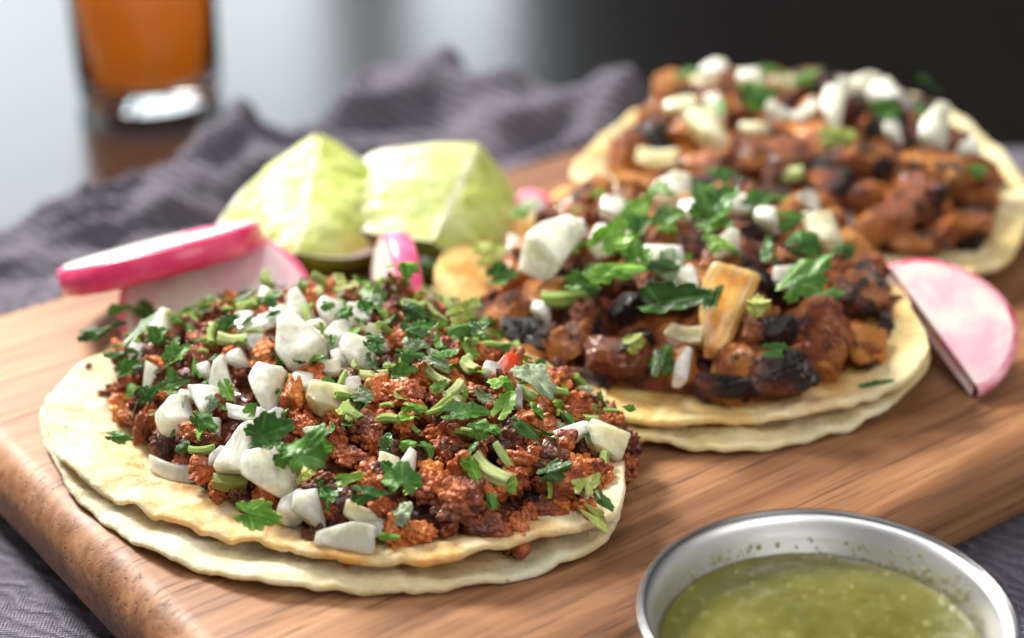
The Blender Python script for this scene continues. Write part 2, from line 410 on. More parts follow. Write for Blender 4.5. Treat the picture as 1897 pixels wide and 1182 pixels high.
# napkin --------------------------------------------------------- a crumpled heap behind the board, flat under and before it
def napkin():
    top = [(-80, 480, 8), (64, 425, 8), (130, 400, 9), (200, 368, 11), (270, 352, 12), (330, 318, 14), (385, 258, 20), (425, 185, 27), (455, 195, 26), (500, 255, 20), (560, 262, 14), (600, 235, 18), (640, 165, 26),
           (700, 145, 26), (760, 135, 28), (830, 112, 30), (880, 135, 30), (950, 165, 26), (1010, 185, 23), (1070, 205, 20), (1095, 180, 25), (1130, 155, 30), (1180, 165, 28), (1230, 210, 20), (1400, 230, 14), (1700, 260, 10)]
    A = np.array([(*P(px, py, TZ+h/1000)[:2], h/1000) for px, py, h in top])
    xs = A[:, 0]; o = np.argsort(xs); A = A[o]
    nx, ny = 340, 260
    X = np.linspace(-.24, .24, nx); crest = np.interp(X, A[:, 0], A[:, 1]); hh = np.interp(X, A[:, 0], A[:, 2])
    k = np.exp(-np.linspace(-2, 2, 17)**2); k /= k.sum()
    crest = np.convolve(np.pad(crest, 8, 'edge'), k, 'valid'); hh = np.convolve(np.pad(hh, 8, 'edge'), k, 'valid')
    V = np.zeros((ny, nx, 3))
    back = crest + hh*.55 + .010
    front = -.05
    tt = np.linspace(0, 1, ny)
    Y = front+(back[None, :]-front)*tt[:, None]**.8
    V[..., 0] = X[None, :]; V[..., 1] = Y
    dy = Y-crest[None, :]
    # crest ridge
    z = np.maximum(hh-.0095, .001)[None, :]*np.exp(-(dy/np.where(dy < 0, .026, .0085*1.0))**2)
    pts = np.stack([V[..., 0], V[..., 1], V[..., 0]*0], -1).reshape(-1, 3)
    # lengthwise folds behind the board that run with the board's rear edge
    u = pts[:, 0]*math.cos(BA)+pts[:, 1]*math.sin(BA); v = -pts[:, 0]*math.sin(BA)+pts[:, 1]*math.cos(BA)
    behind = np.clip((v-.425)/.018, 0, 1)
    wob = fbm(pts*np.array((14, 14, 1)), 3, 3)
    ang = math.radians(24); uu = pts[:, 0]*math.cos(ang)+pts[:, 1]*math.sin(ang); vv_ = -pts[:, 0]*math.sin(ang)+pts[:, 1]*math.cos(ang)
    fq = np.stack([uu*20, vv_*78+wob*1.8, uu*0], 1)
    folds = 1.6*(1-2*np.abs(vn(fq, 31)))**1*.5+.5*vn(fq*2.1+5, 32)
    sm = fbm(pts*np.array((75, 130, 1)), 9, 4)
    zz = z.reshape(-1) + behind*(.0075+.0062*folds + .0045*sm + .004*np.clip(wob, -1, 1)+.002)
    zz += .0007*(fbm(pts*60, 21, 3))*(1-behind) + (1-behind)*.0006
    ext = np.clip((back[None, :]-Y)/.008, 0, 1).reshape(-1)
    zz *= ext**.6
    V = V.reshape(-1, 3); V[:, 2] = TZ+.0008+np.maximum(zz, 0)
    return V, grid_faces(nx, ny)
V, Fc = napkin()
tag(mesh_obj('napkin', V, Fc, M_CLOTH), 'crumpled slate purple linen napkin lying under and behind the wooden board', 'napkin')

# drink glass ---------------------------------------------------------
def lathe(prof, n=96):
    V = [(r*math.cos(2*math.pi*i/n), r*math.sin(2*math.pi*i/n), z) for r, z in prof for i in range(n)]
    return V, [f for f in grid_faces(n, len(prof), True)]
t = NT('clear_glass'); t.set(Base_Color=(.97, .99, .98), Roughness=.02); t.b.inputs['Transmission Weight'].default_value = 1; t.b.inputs['IOR'].default_value = 1.48; M_GLASS = t.m
t = NT('orange_drink'); t.set(Base_Color=(.92, .38, .02), Roughness=.25); t.sss(.8, (1, .45, .08), .02)
tr = t.n('BsdfTranslucent'); tr.inputs[0].default_value = (.98, .54, .04, 1); mx = t.n('MixShader'); mx.inputs[0].default_value = .5
t.l(t.b.outputs[0], mx.inputs[1]); t.l(tr.outputs[0], mx.inputs[2]); t.l(mx.outputs[0], t.t.nodes['Material Output'].inputs[0]); M_DRINK = t.m
gc = P(279, 176, TZ); 
g = empty('drink_glass', (gc.x, gc.y, TZ+.0005), 'clear tumbler of orange drink standing at the back left of the table', 'glass')
R = .0262
prof = [(0.0001, 0), (R*.86, 0), (R*.95, .0010), (R, .004), (R*1.0, .012), (R*1.02, .045), (R*1.05, .09), (R*1.05, .092), (R*1.01, .0925), (R*.965, .09), (R*.94, .045), (R*.92, .0105), (R*.86, .0075), (R*.5, .0065), (.0001, .0065)]
V, Fc = lathe(prof); mesh_obj('glass_body', V, Fc, M_GLASS, g)
prof = [(.0001, .0067), (R*.5, .0067), (R*.858, .0077), (R*.915, .0107), (R*.935, .045), (R*.955, .082), (R*.955, .0822), (.0001, .0822)]
V, Fc = lathe(prof); tag(mesh_obj('orange_drink', V, Fc, M_DRINK), 'orange coloured drink filling the tumbler at the back left', 'drink').location = g.location

# salsa bowl ---------------------------------------------------------
def m_steel():
    t = NT('satin_stainless_steel')
    br = t.noise(60, 4, .6, t.mapping((1, 1, 14)))
    t.set(Base_Color=(.68, .69, .71), Metallic=1.0, Roughness=t.rng(br, .3, .7, .34, .50), Normal=t.bump(t.noise(160, 3), .0003, .25)); return t.m
M_STEEL = m_steel()
bz = .020
bc = P(1530, 1143, bz); BR = .0323
bowl = empty('salsa_bowl', (bc.x, bc.y, TZ+.0012), 'small round stainless steel bowl of green salsa at the front right', 'bowl')
hb = bz-(TZ+.0012)
prof = [(.0001, 0), (.015, 0), (.0175, .0008), (.021, .006), (.0248, .015), (.0274, .026), (.0294, hb-.008), (.0310, hb-.003), (BR, hb-.0006), (BR+.0004, hb+.0002), (BR, hb+.0009), (BR-.0007, hb+.0007),
        (BR-.0016, hb-.0006), (.0301, hb-.0035), (.0284, hb-.0088), (.0266, .026), (.0240, .0155), (.0200, .007), (.016, .0024), (.011, .0014), (.0001, .0014)]
V, Fc = lathe(prof, 160); mesh_obj('bowl_body', V, Fc, M_STEEL, bowl)
t = NT('dark_rim_steel'); t.set(Base_Color=(.20, .20, .21), Metallic=1.0, Roughness=.3); M_RIMD = t.m  # darker steel for the thin line of the rolled rim
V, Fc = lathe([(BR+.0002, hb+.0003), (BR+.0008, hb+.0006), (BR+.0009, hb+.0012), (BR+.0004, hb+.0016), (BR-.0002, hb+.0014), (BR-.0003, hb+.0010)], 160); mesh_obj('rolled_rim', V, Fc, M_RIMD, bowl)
t = NT('green_salsa'); w = t.v
c = t.ramp(t.noise(45, 6, .6), [(.35, (.085, .080, .010)), (.6, (.135, .125, .022)), (.75, (.19, .175, .05))])
c = t.mix(t.rng(t.noise(420, 4, .7), .60, .70, 0, .5), c, (.50, .50, .20))
c = t.mix(t.rng(t.vor(330), .0, .13, .9, 0), c, (.62, .60, .32))
c = t.mix(t.rng(t.noise(250, 3, .6), .30, .36, .6, 0), c, (.05, .06, .008))
t.set(Base_Color=c, Roughness=.26, Normal=t.bump(t.noise(520, 5), .0006, .6)); t.sss(.5, (.8, 1, .2), .005); M_SALSA = t.m
n_, m_ = 120, 60
sz = bz-.0068; sr = .02895
V = []; 
for j in range(m_):
    rr = sr*j/(m_-1)
    for i in range(n_):
        a = 2*math.pi*i/n_; V.append((rr*math.cos(a)+1e-6*math.cos(a), rr*math.sin(a)+1e-6*math.sin(a), 0))
V = np.array(V); V[:, 2] = .00035*fbm(V*260, 4, 4)+.0006*np.clip((np.hypot(V[:, 0], V[:, 1])-sr*.94)/(sr*.06), 0, 1)
sal = mesh_obj('green_salsa', V, grid_faces(n_, m_, True), M_SALSA); sal.location = (bc.x, bc.y, sz)
tag(sal, 'glossy olive green salsa with pale seeds filling the steel bowl', 'salsa')

t = NT('salsa_splash'); t.set(Base_Color=(.50, .50, .26), Roughness=.12); t.b.inputs['Transmission Weight'].default_value = .6; t.sss(.2, (.8, 1, .4), .002); M_SPL = t.m
wp = [(.0266, .026), (.0284, hb-.0088), (.0301, hb-.0035), (BR-.0016, hb-.0006)]
rs = random.Random(5); Vs, Fs = [], []; V0, F0 = ico(2)
for k in range(170):
    if k < 110: az = rs.gauss(38, 13); zz = hb-.0062+abs(rs.gauss(0, .0019)); sz_ = rs.uniform(.00012, .00042)
    elif k < 135: az = rs.gauss(118, 12); zz = hb-.0058+rs.random()*.0018; sz_ = rs.uniform(.00015, .0006)
    else: az = rs.uniform(20, 170); zz = hb-.0062+rs.random()*.003; sz_ = rs.uniform(.0001, .0003)
    zz = min(zz, hb-.0015); rw = float(np.interp(zz, [q[1] for q in wp], [q[0] for q in wp])); a = math.radians(az)
    v = V0*np.array((sz_, sz_, sz_*rs.uniform(.8, 2.2)))+np.array((rw*math.cos(a), rw*math.sin(a), zz)); n0 = len(Vs)
    Vs += [tuple(q) for q in v]; Fs += [tuple(i+n0 for i in f) for f in F0]
o = mesh_obj('salsa_splashes', Vs, Fs, M_SPL); o.location = bowl.location; tag(o, 'pale drops and seeds splashed on the inner wall of the steel bowl', 'salsa drops', kind='stuff')

# ================================================================ TORTILLAS
def rim_fit(trace, c, Rdef, n=720, zdef=.006, sm=5):
    th, rr, zz = [], [], []
    for px, py, z in trace:
        p = P(px, py, z); dx, dy = p.x-c[0], p.y-c[1]
        th.append(math.atan2(dy, dx) % (2*math.pi)); rr.append(math.hypot(dx, dy)); zz.append(z)
    return th, rr, zz
def periodic(th, val, n, sm, default, dth=.35):
    """fills the unseen part of the rim with the default"""
    o = np.argsort(th); th = np.array(th)[o]; val = np.array(val)[o]
    T, Vv = list(th), list(val)
    for i in range(len(th)):
        a = th[i]; b = th[(i+1) % len(th)] + (2*math.pi if i == len(th)-1 else 0)
        if b-a > .8:
            m = int((b-a-2*dth)/.3)+1
            for k in range(m+1): T.append((a+dth+(b-a-2*dth)*k/max(1, m))); Vv.append(default)
    T = np.array(T) % (2*math.pi); Vv = np.array(Vv); o = np.argsort(T); T, Vv = T[o], Vv[o]
    g = np.arange(n)*2*math.pi/n
    r = np.interp(g, T, Vv, period=2*math.pi)
    k = np.exp(-np.linspace(-2, 2, sm)**2); k /= k.sum()
    h = sm//2
    return np.convolve(np.r_[r[-h:], r, r[:h]], k, 'valid')
TORTS = {}
def tortilla(name, c, trace, Rdef, zdef, z0, thick, mat, label, group, seed, greasec=None, greaser=.05, lift=None, curl=.55, rough=1.0):
    n, m = 560, 96
    th, rr, zz = rim_fit(trace, c, Rdef)
    Rr = periodic(th, rr, n, 15, Rdef); Zr = periodic(th, zz, n, 25, zdef)
    g = np.arange(n)*2*math.pi/n
    q = np.stack([np.cos(g)*4, np.sin(g)*4, g*0+seed], 1)
    Rr = Rr + .0009*fbm(q*1.5, seed, 2)*rough + .00012*fbm(q*5, seed+3, 2)*rough
    Rr = Rr-thick*.35
    rings = []
    for k in range(m): rings.append(('top', (k/(m-1))**.8))
    ne = 11
    V = np.zeros((m+ne+14, n, 3)); G = np.zeros((m+ne+14, n))
    def zsurf(f, Rf):
        x = c[0]+Rf*np.cos(g); y = c[1]+Rf*np.sin(g)
        s = np.clip((f-curl)/(1-curl), 0, 1); s = s*s*(3-2*s)*.6+s*.4
        z = z0+(Zr-z0)*s
        p = np.stack([x, y, x*0+seed*3.1], 1)
        z = z + .0016*fbm(p*np.array((45, 45, 1)), seed, 3)*rough*(.25+.75*s) + .0007*fbm(p*np.array((140, 140, 1)), seed+5, 3)*rough
        wr = 1-np.abs(vn(p*np.array((70, 110, 1)), seed+8)); z = z + .0009*(wr**5)*rough
        wr2 = 1-np.abs(vn(p*np.array((38, 60, 1))+11, seed+12)); z = z + .0010*(wr2**4)*rough*(.3+.7*s)
        z = z + .0016*fbm(q*1.9+3, seed+14, 3)*rough*s**3
        if lift: z = z + lift(x, y)
        return x, y, z
    for k in range(m):
        f = (k/(m-1))**.8; x, y, z = zsurf(f, Rr*max(f, 1e-4)); V[k] = np.stack([x, y, z], 1)
        G[k] = f
    x1, y1, z1 = zsurf(1.0, Rr); 
    tk = thick*(1+.30*fbm(q*2.5, seed+20, 3)+.05*fbm(q*6, seed+21, 2))
    for k in range(ne):
        a = math.pi*(k+1)/(ne+1)
        e = tk*.5*math.sin(a); dz = -tk*.5*(1-math.cos(a))
        flake = .0002*vn(np.stack([np.cos(g)*60, np.sin(g)*60, g*0+k*.7+seed], 1), seed+30)*rough*math.sin(a)
        flake = flake*.7
        V[m+k] = np.stack([x1+(e+flake)*np.cos(g), y1+(e+flake)*np.sin(g), z1+dz], 1); G[m+k] = 1
    for k in range(14):
        f = 1-(k/13)**1.2*.999; x, y, z = zsurf(f, Rr*f); V[m+ne+k] = np.stack([x, y, z-tk*.999*(1 if k else 1)], 1); G[m+ne+k] = f
    V = V.reshape(-1, 3)
    gc_ = greasec or c
    d = np.hypot(V[:, 0]-gc_[0], V[:, 1]-gc_[1])
    gr = np.clip(1-(d-greaser)/.012, 0, 1)
    fc = grid_faces(n, m+ne+14, True)
    V[:, 2] = np.maximum(V[:, 2], .0003+.00002*seed)
    o = mesh_obj(name, V, fc, mat, attr={'grease': gr})
    tag(o, label, 'tortilla', group); return o
C1 = (-.041, .3715); C2 = (.0405, .4245); C3 = (.078, .512)
bot1 = [(78,772,.003), (98,842,.0025), (165,935,.002), (230,985,.002), (300,1030,.002), (400,1062,.002), (500,1082,.002), (600,1094,.002), (695,1096,.002), (821,1088,.002), (885,1075,.002), (980,1059,.002), (1074,1028,.002), (1125,992,.0045), (1154,940,.0055)]
top1 = [(205,652,.010), (130,686,.011), (88,735,.010), (84,790,.008), (123,860,.0062), (202,905,.006), (281,948,.0062), (376,980,.0065), (471,1000,.0068), (566,1025,.0068), (640,1045,.0065), (726,1040,.007), (821,1034,.0072), (885,1028,.0072), (916,1031,.0062), (960,1010,.007), (1040,985,.0075), (1090,968,.0075), (1138,955,.0085), (1158,915,.0100), (1154,865,.0115)]
gT = 'corn tortillas under the fillings'
tortilla('tortilla', C1, bot1, .064, .003, .0020, .0019, M_TORT1, 'pale lower corn tortilla of the front left taco', gT, 1, (-.02, .35), .03)
tortilla('tortilla', C1, top1, .062, .008, .0040, .0020, M_TORT1, 'pale upper corn tortilla of the front left taco with curled left edge', gT, 2, (-.030, .36), .052, curl=.62)
bot2 = [(880,655,.010), (950,710,.010), (1024,750,.009), (1103,785,.007), (1160,808,.0045), (1223,813,.003), (1302,831,.002), (1350,832,.002), (1397,829,.002), (1445,823,.002), (1508,807,.002), (1549,791,.002), (1571,796,.0015), (1635,769,.002), (1698,702,.005), (1722,660,.0065)]
top2 = [(847,616,.016), (908,640,.0155), (950,684,.014), (1024,720,.012), (1103,752,.010), (1160,768,.0085), (1277,783,.0065), (1350,775,.006), (1432,775,.006), (1461,783,.0055), (1540,762,.0058), (1635,730,.0065), (1698,695,.0105), (1723,652,.0135), (1712,607,.0155), (1685,579,.017), (1645,500,.015), (1590,445,.014)]
def lift2(x, y): return .0035*np.clip((-(x-.03)*.8-(y-.44)*.4)/.05, 0, 1)
tortilla('tortilla', C2, bot2, .060, .006, .0030, .0019, M_TORT2, 'lower corn tortilla of the middle taco with a flaky browned edge', gT, 3, C2, .03)
tortilla('tortilla', C2, top2, .060, .013, .0052, .0020, M_TORT2, 'upper yellow corn tortilla of the middle taco soaked with orange grease', gT, 4, C2, .054, curl=.6)
top3 = [(1640,505,.008), (1760,515,.007), (1860,482,.008), (1057,330,.013), (1085,285,.015), (1150,232,.016), (1230,195,.017), (1690,178,.016), (1760,205,.016), (1834,262,.014), (1890,330,.012)]
tortilla('tortilla', C3, top3, .060, .014, .0062, .0023, M_TORT2, 'corn tortilla of the blurred back right taco with dark charred spots', gT, 5, C3, .034, curl=.55)

# ================================================================ FILLING
class Heap:
    def __init__(s, c, rx, ry, h, z0, p=.65, trace=None):
        s.c, s.rx, s.ry, s.h, s.z0, s.p = c, rx, ry, h, z0, p
        s.prof = np.ones(360)
        if trace:                                             # foot of the heap where the photograph shows it
            th, rr = [], []
            for px, py in trace:
                q = P(px, py, z0); dx, dy = (q.x-c[0])/rx, (q.y-c[1])/ry
                th.append(math.atan2(dy, dx) % (2*math.pi)); rr.append(math.hypot(dx, dy))
            s.prof = periodic(th, rr, 360, 9, 1.0)
    def rho(s, x, y):
        dx, dy = (x-s.c[0])/s.rx, (y-s.c[1])/s.ry
        k = (np.degrees(np.arctan2(dy, dx)) % 360).astype(int) % 360 if isinstance(dx, np.ndarray) else int(math.degrees(math.atan2(dy, dx)) % 360) % 360
        return np.hypot(dx, dy)/s.prof[k]
    def z(s, x, y):
        r = s.rho(x, y)**2
        return s.z0+s.h*np.maximum(0, 1-r)**s.p
    def normal(s, x, y):
        e = .0015; dx = (s.z(x+e, y)-s.z(x-e, y))/(2*e); dy = (s.z(x, y+e)-s.z(x, y-e))/(2*e)
        return Vector((-dx, -dy, 1)).normalized()
    def hit(s, px, py):
        d = ray(px, py); best = (9, None)
        for y in np.linspace(s.c[1]-s.ry*1.35, s.c[1]+s.ry*.95, 300):
            t = y/d[1]; x = d[0]*t; z = CAM_H+d[2]*t; gap = z-s.z(x, y)
            if gap <= 0: return Vector((x, y, z))
            if gap < best[0]: best = (gap, Vector((x, y, z)))
        return best[1]
H1 = Heap((-.036, .3725), .059, .054, .0185, .0058, .6, [(190, 690), (212, 770), (290, 838), (365, 905), (440, 925), (540, 985), (620, 1020), (720, 1012), (820, 1018), (930, 1010), (985, 975), (1060, 965), (1120, 940), (1150, 895), (1168, 830), (1105, 772), (1010, 735), (955, 690), (895, 628)])
H2 = Heap((.043, .4265), .051, .048, .0195, .0068, .6, [(870, 640), (930, 680), (1000, 705), (1100, 728), (1200, 730), (1290, 748), (1380, 745), (1475, 752), (1530, 715), (1600, 690), (1680, 650), (1702, 570)]); H3 = Heap((.083, .512), .051, .046, .022, .0075, .62, [(1150, 330), (1200, 375), (1300, 420), (1420, 440), (1560, 455), (1650, 478), (1750, 480), (1830, 462), (1880, 400)])

LM = {'H1': [(552, 658, 'diamond onion dice'), (496, 723, 'square onion dice'), (324, 779, 'leftmost onion dice'), (446, 838, 'teardrop onion'), (507, 880, 'biggest rough onion chunk'), (633, 993, 'wide front onion slab'),
 (759, 863, 'thin upright onion flake'), (549, 583, 'cream crest onion'), (664, 662, 'rounded onion dice'), (603, 751, 'orange stained onion slab'), (292, 618, 'far left onion block'), (935, 690, 'red pepper strip'), (1060, 812, 'triangular onion wedge'), (1115, 824, 'yellow edged onion dice'),
 (741, 938, 'upright lobed leaf'), (622, 890, 'broad front leaf'), (912, 745, 'lime green sprig tip'), (950, 802, 'large pale leaf'), (905, 884, 'thickest cut stem'), (850, 930, 'widest grainy cluster'), (790, 670, 'fine green patch'), (735, 580, 'bright rear leaf'), (1078, 930, 'yellow green rim leaf'), (255, 780, 'burnt left strip'), (745, 735, 'centre orange red cluster')],
 'H2': [(1022, 508, 'largest wet onion chunk'), (1215, 497, 'wide white onion slab'), (1335, 585, 'pineapple slice'), (1520, 458, 'tall cream onion'), (1505, 552, 'large ragged leaf'), (1232, 376, 'rear onion cluster'), (1465, 402, 'bright rear onion'), (1375, 450, 'folded centre leaf'), (1225, 695, 'dark hanging leaf'), (1450, 695, 'burnt front chunk'), (1655, 595, 'blackened right knob'), (1145, 668, 'dark front left chunk'), (905, 590, 'far left pork knob')],
 'H3': [(1306, 270, 'large cream onion slab'), (1246, 165, 'orange crowning bit'), (1392, 250, 'short cream strip'), (1548, 220, 'tall white onion'), (1720, 262, 'big right onion'), (1640, 415, 'shiny orange piece'), (1535, 350, 'black shaded chunk'), (1790, 420, 'far right rim chunk'), (1195, 270, 'charred left patch')]}
_used = {}
def near_label(heap, x, y, base, tail):
    px, py = proj(x, y, float(heap.z(x, y))+.002); key = 'H1' if heap is H1 else 'H2' if heap is H2 else 'H3'
    tries = sorted((math.hypot(px-a, (py-b)*1.5), a, b, n) for a, b, n in LM[key])
    lab = None
    for pre in ('', 'second ', 'third '):
        for d, a, b, n in tries[:7]:
            dx, dy = px-a, (py-b)*1.5
            w = ('right of' if dx > 0 else 'left of') if abs(dx) > 2*abs(dy) else ('in front of' if dy > 0 else 'behind') if abs(dy) > 2*abs(dx) else ('front right of' if dx > 0 else 'front left of') if dy > 0 else ('rear right of' if dx > 0 else 'rear left of')
            lab = f'{pre}{base} {w} the {n} {tail}'
            if lab not in _used: _used[lab] = 1; return lab
    return lab
def toward_cam(p): return (Vector((0, 0, CAM_H))-p).normalized()
def crumb_mesh(name, seed, mat, lvl=5, grains=46, sq=(1, 1, .8), g=(.16, .34)):
    rng = np.random.RandomState(seed); V, Fc = ico(lvl)
    base = .72+.20*fbm(V*1.3+seed*3.7, seed, 2)+.05*fbm(V*4+seed, seed+1, 2)
    gd = rng.normal(size=(grains, 3)); gd /= np.linalg.norm(gd, axis=1)[:, None]; gr = rng.uniform(*g, grains)
    disp = np.zeros(len(V))
    for k in range(grains):
        d = np.linalg.norm(V-gd[k], axis=1)
        h = np.sqrt(np.maximum(0, gr[k]**2-d**2))*rng.uniform(.4, 1.6)
        disp = np.maximum(disp, h)
    r = base+disp+.05*fbm(V*11, seed+2, 4)+.06*(1-np.abs(vn(V*np.array((3, 9, 9))+seed, seed+9)))**3
    V2 = V*r[:, None]*np.array(sq); V2 /= np.abs(V2).max()
    return mesh_obj(name, V2, Fc, mat, parent=False)
CR = [crumb_mesh('meat_crumb', 40+k, M_CRUMB, 5, 60 if k % 2 else 34, (1, .8+.05*k % .3, .7), (.14, .30) if k % 2 else (.2, .42)) for k in range(8)]
def pork_mesh(name, seed, mat):
    rng = np.random.RandomState(seed); V, Fc = ico(6 if name == 'hero' else 5)
    p = 5.0; q = np.abs(V)**p; box_ = V/(q.sum(1)**(1/p))[:, None]
    nrm = rng.normal(size=(7, 3)); nrm /= np.linalg.norm(nrm, axis=1)[:, None]; off = rng.uniform(.62, .95, 7)
    W_ = box_*.9
    for k in range(7):                                         # knife cuts, softened
        d = W_@nrm[k]-off[k]; W_ -= np.where(d > 0, d*.85, 0)[:, None]*nrm[k]
    fd = rng.normal(size=3); fd /= np.linalg.norm(fd); al_ = V@fd
    Q = V*5.5-(al_*4.2)[:, None]*fd                            # fibres run along fd
    r = 1+.17*fbm(V*1.7+seed, seed, 3)+.12*(1-np.abs(vn(Q+seed, seed+3)))**2-.10+.07*fbm(V*7, seed+6, 4)+.10*np.minimum(0, fbm(V*3.1+9, seed+8, 2))
    W_ = W_*r[:, None]*np.array((1, rng.uniform(.72, .95), rng.uniform(.60, .78))); W_ /= np.abs(W_).max()
    return mesh_obj(name, W_, Fc, mat, parent=False)
PK = [pork_mesh('pork_chunk', 70+k, M_PORK) for k in range(6)]
PKC = [pork_mesh('pork_chunk', 80+k, M_CHAR) for k in range(3)]
PKO = [pork_mesh('pork_chunk', 90+k, M_PORK_O) for k in range(3)]

def onion_mesh(seed, mat, kind='dice'):
    """a cut piece of an onion layer: six curved faces, softened edges"""
    rng = np.random.RandomState(seed); n = 17
    V, Fc, idx = [], [], {}
    def vid(a, b, c):
        k = (a, b, c)
        if k not in idx: idx[k] = len(V); V.append([2*a/(n-1)-1, 2*b/(n-1)-1, 2*c/(n-1)-1])
        return idx[k]
    R_ = range(n-1)
    for i in R_:
        for j in R_:
            for s, fl in ((0, 1), (n-1, 0)):
                for ax in range(3):
                    q = [(i, j), (i+1, j), (i+1, j+1), (i, j+1)]
                    if fl ^ (ax == 1): q = q[::-1]
                    f = []
                    for a, b in q:
                        c = [a, b]; c.insert(ax, s); f.append(vid(*c))
                    Fc.append(f)
    V = np.array(V, float)
    # soften the box
    p = 11.0; s = np.abs(V).max(1); q = (np.abs(V)**p).sum(1)**(1/p); V = V*(s/q)[:, None]
    corners = rng.uniform(-.34, .34, (2, 2, 2, 3))
    if kind == 'wedge': corners[1, :, :, 1] *= .4; corners[1, 0, :, 1] += .75; corners[1, 1, :, 1] -= .55
    if kind == 'point': corners[:, 1, :, 0] *= .3; corners[0, 1, :, 0] += .7; corners[1, 1, :, 0] -= .7
    w = (V+1)/2
    off = np.zeros_like(V)
    for a in (0, 1):
        for b in (0, 1):
            for c in (0, 1):
                ww = (w[:, 0] if a else 1-w[:, 0])*(w[:, 1] if b else 1-w[:, 1])*(w[:, 2] if c else 1-w[:, 2])
                off += ww[:, None]*corners[a, b, c]
    V = V+off
    k = rng.uniform(.15, .5); V[:, 2] += -k*V[:, 0]**2*.9+rng.uniform(-.15, .3)*V[:, 1]**2
    V[:, 1] *= 1-rng.uniform(0, .35)*(V[:, 2] > 0)*np.abs(V[:, 2])
    V[:, 0] *= 1-.16*(V[:, 2] < 0)*np.abs(V[:, 2])
    if kind == 'dice':
        V[:, :2] *= (1-.13*(V[:, 2:3]+.3)); cz = rng.randint(0, 4); qx, qy = ((1, 1), (1, -1), (-1, 1), (-1, -1))[cz]
        cut = np.clip(V[:, 0]*qx+V[:, 1]*qy-rng.uniform(.55, 1.0), 0, 2); V[:, 0] -= qx*cut*.46; V[:, 1] -= qy*cut*.46; V[:, 2] -= cut*.1
        nn_ = rng.normal(size=3); nn_ /= np.linalg.norm(nn_); dd_ = V@nn_-rng.uniform(.75, 1.0); V -= np.where(dd_ > 0, dd_*.9, 0)[:, None]*nn_
    if kind == 'sliver': V[:, 1] += .45*V[:, 0]**2
    d = fbm(V*1.6+seed, seed, 3); V = V*(1+.07*d[:, None]); V += .014*np.stack([fbm(V*5+k_, seed+k_, 2) for k_ in (3, 9, 14)], 1)
    V /= np.abs(V[:, :2]).max(); V[:, 2] /= max(.001, np.abs(V[:, 2]).max())
    return mesh_obj('onion_piece', V, Fc, mat, parent=False)
ON = {}
for mk, mt in (('w', M_ON), ('y', M_ONY), ('p', M_PINE)):
    for kd in ('dice', 'wedge', 'point', 'sliver'):
        ON[mk, kd] = [onion_mesh(200+11*i+len(kd)+ord(mk), mt, kd) for i in range(3 if mk != 'p' else 1)]

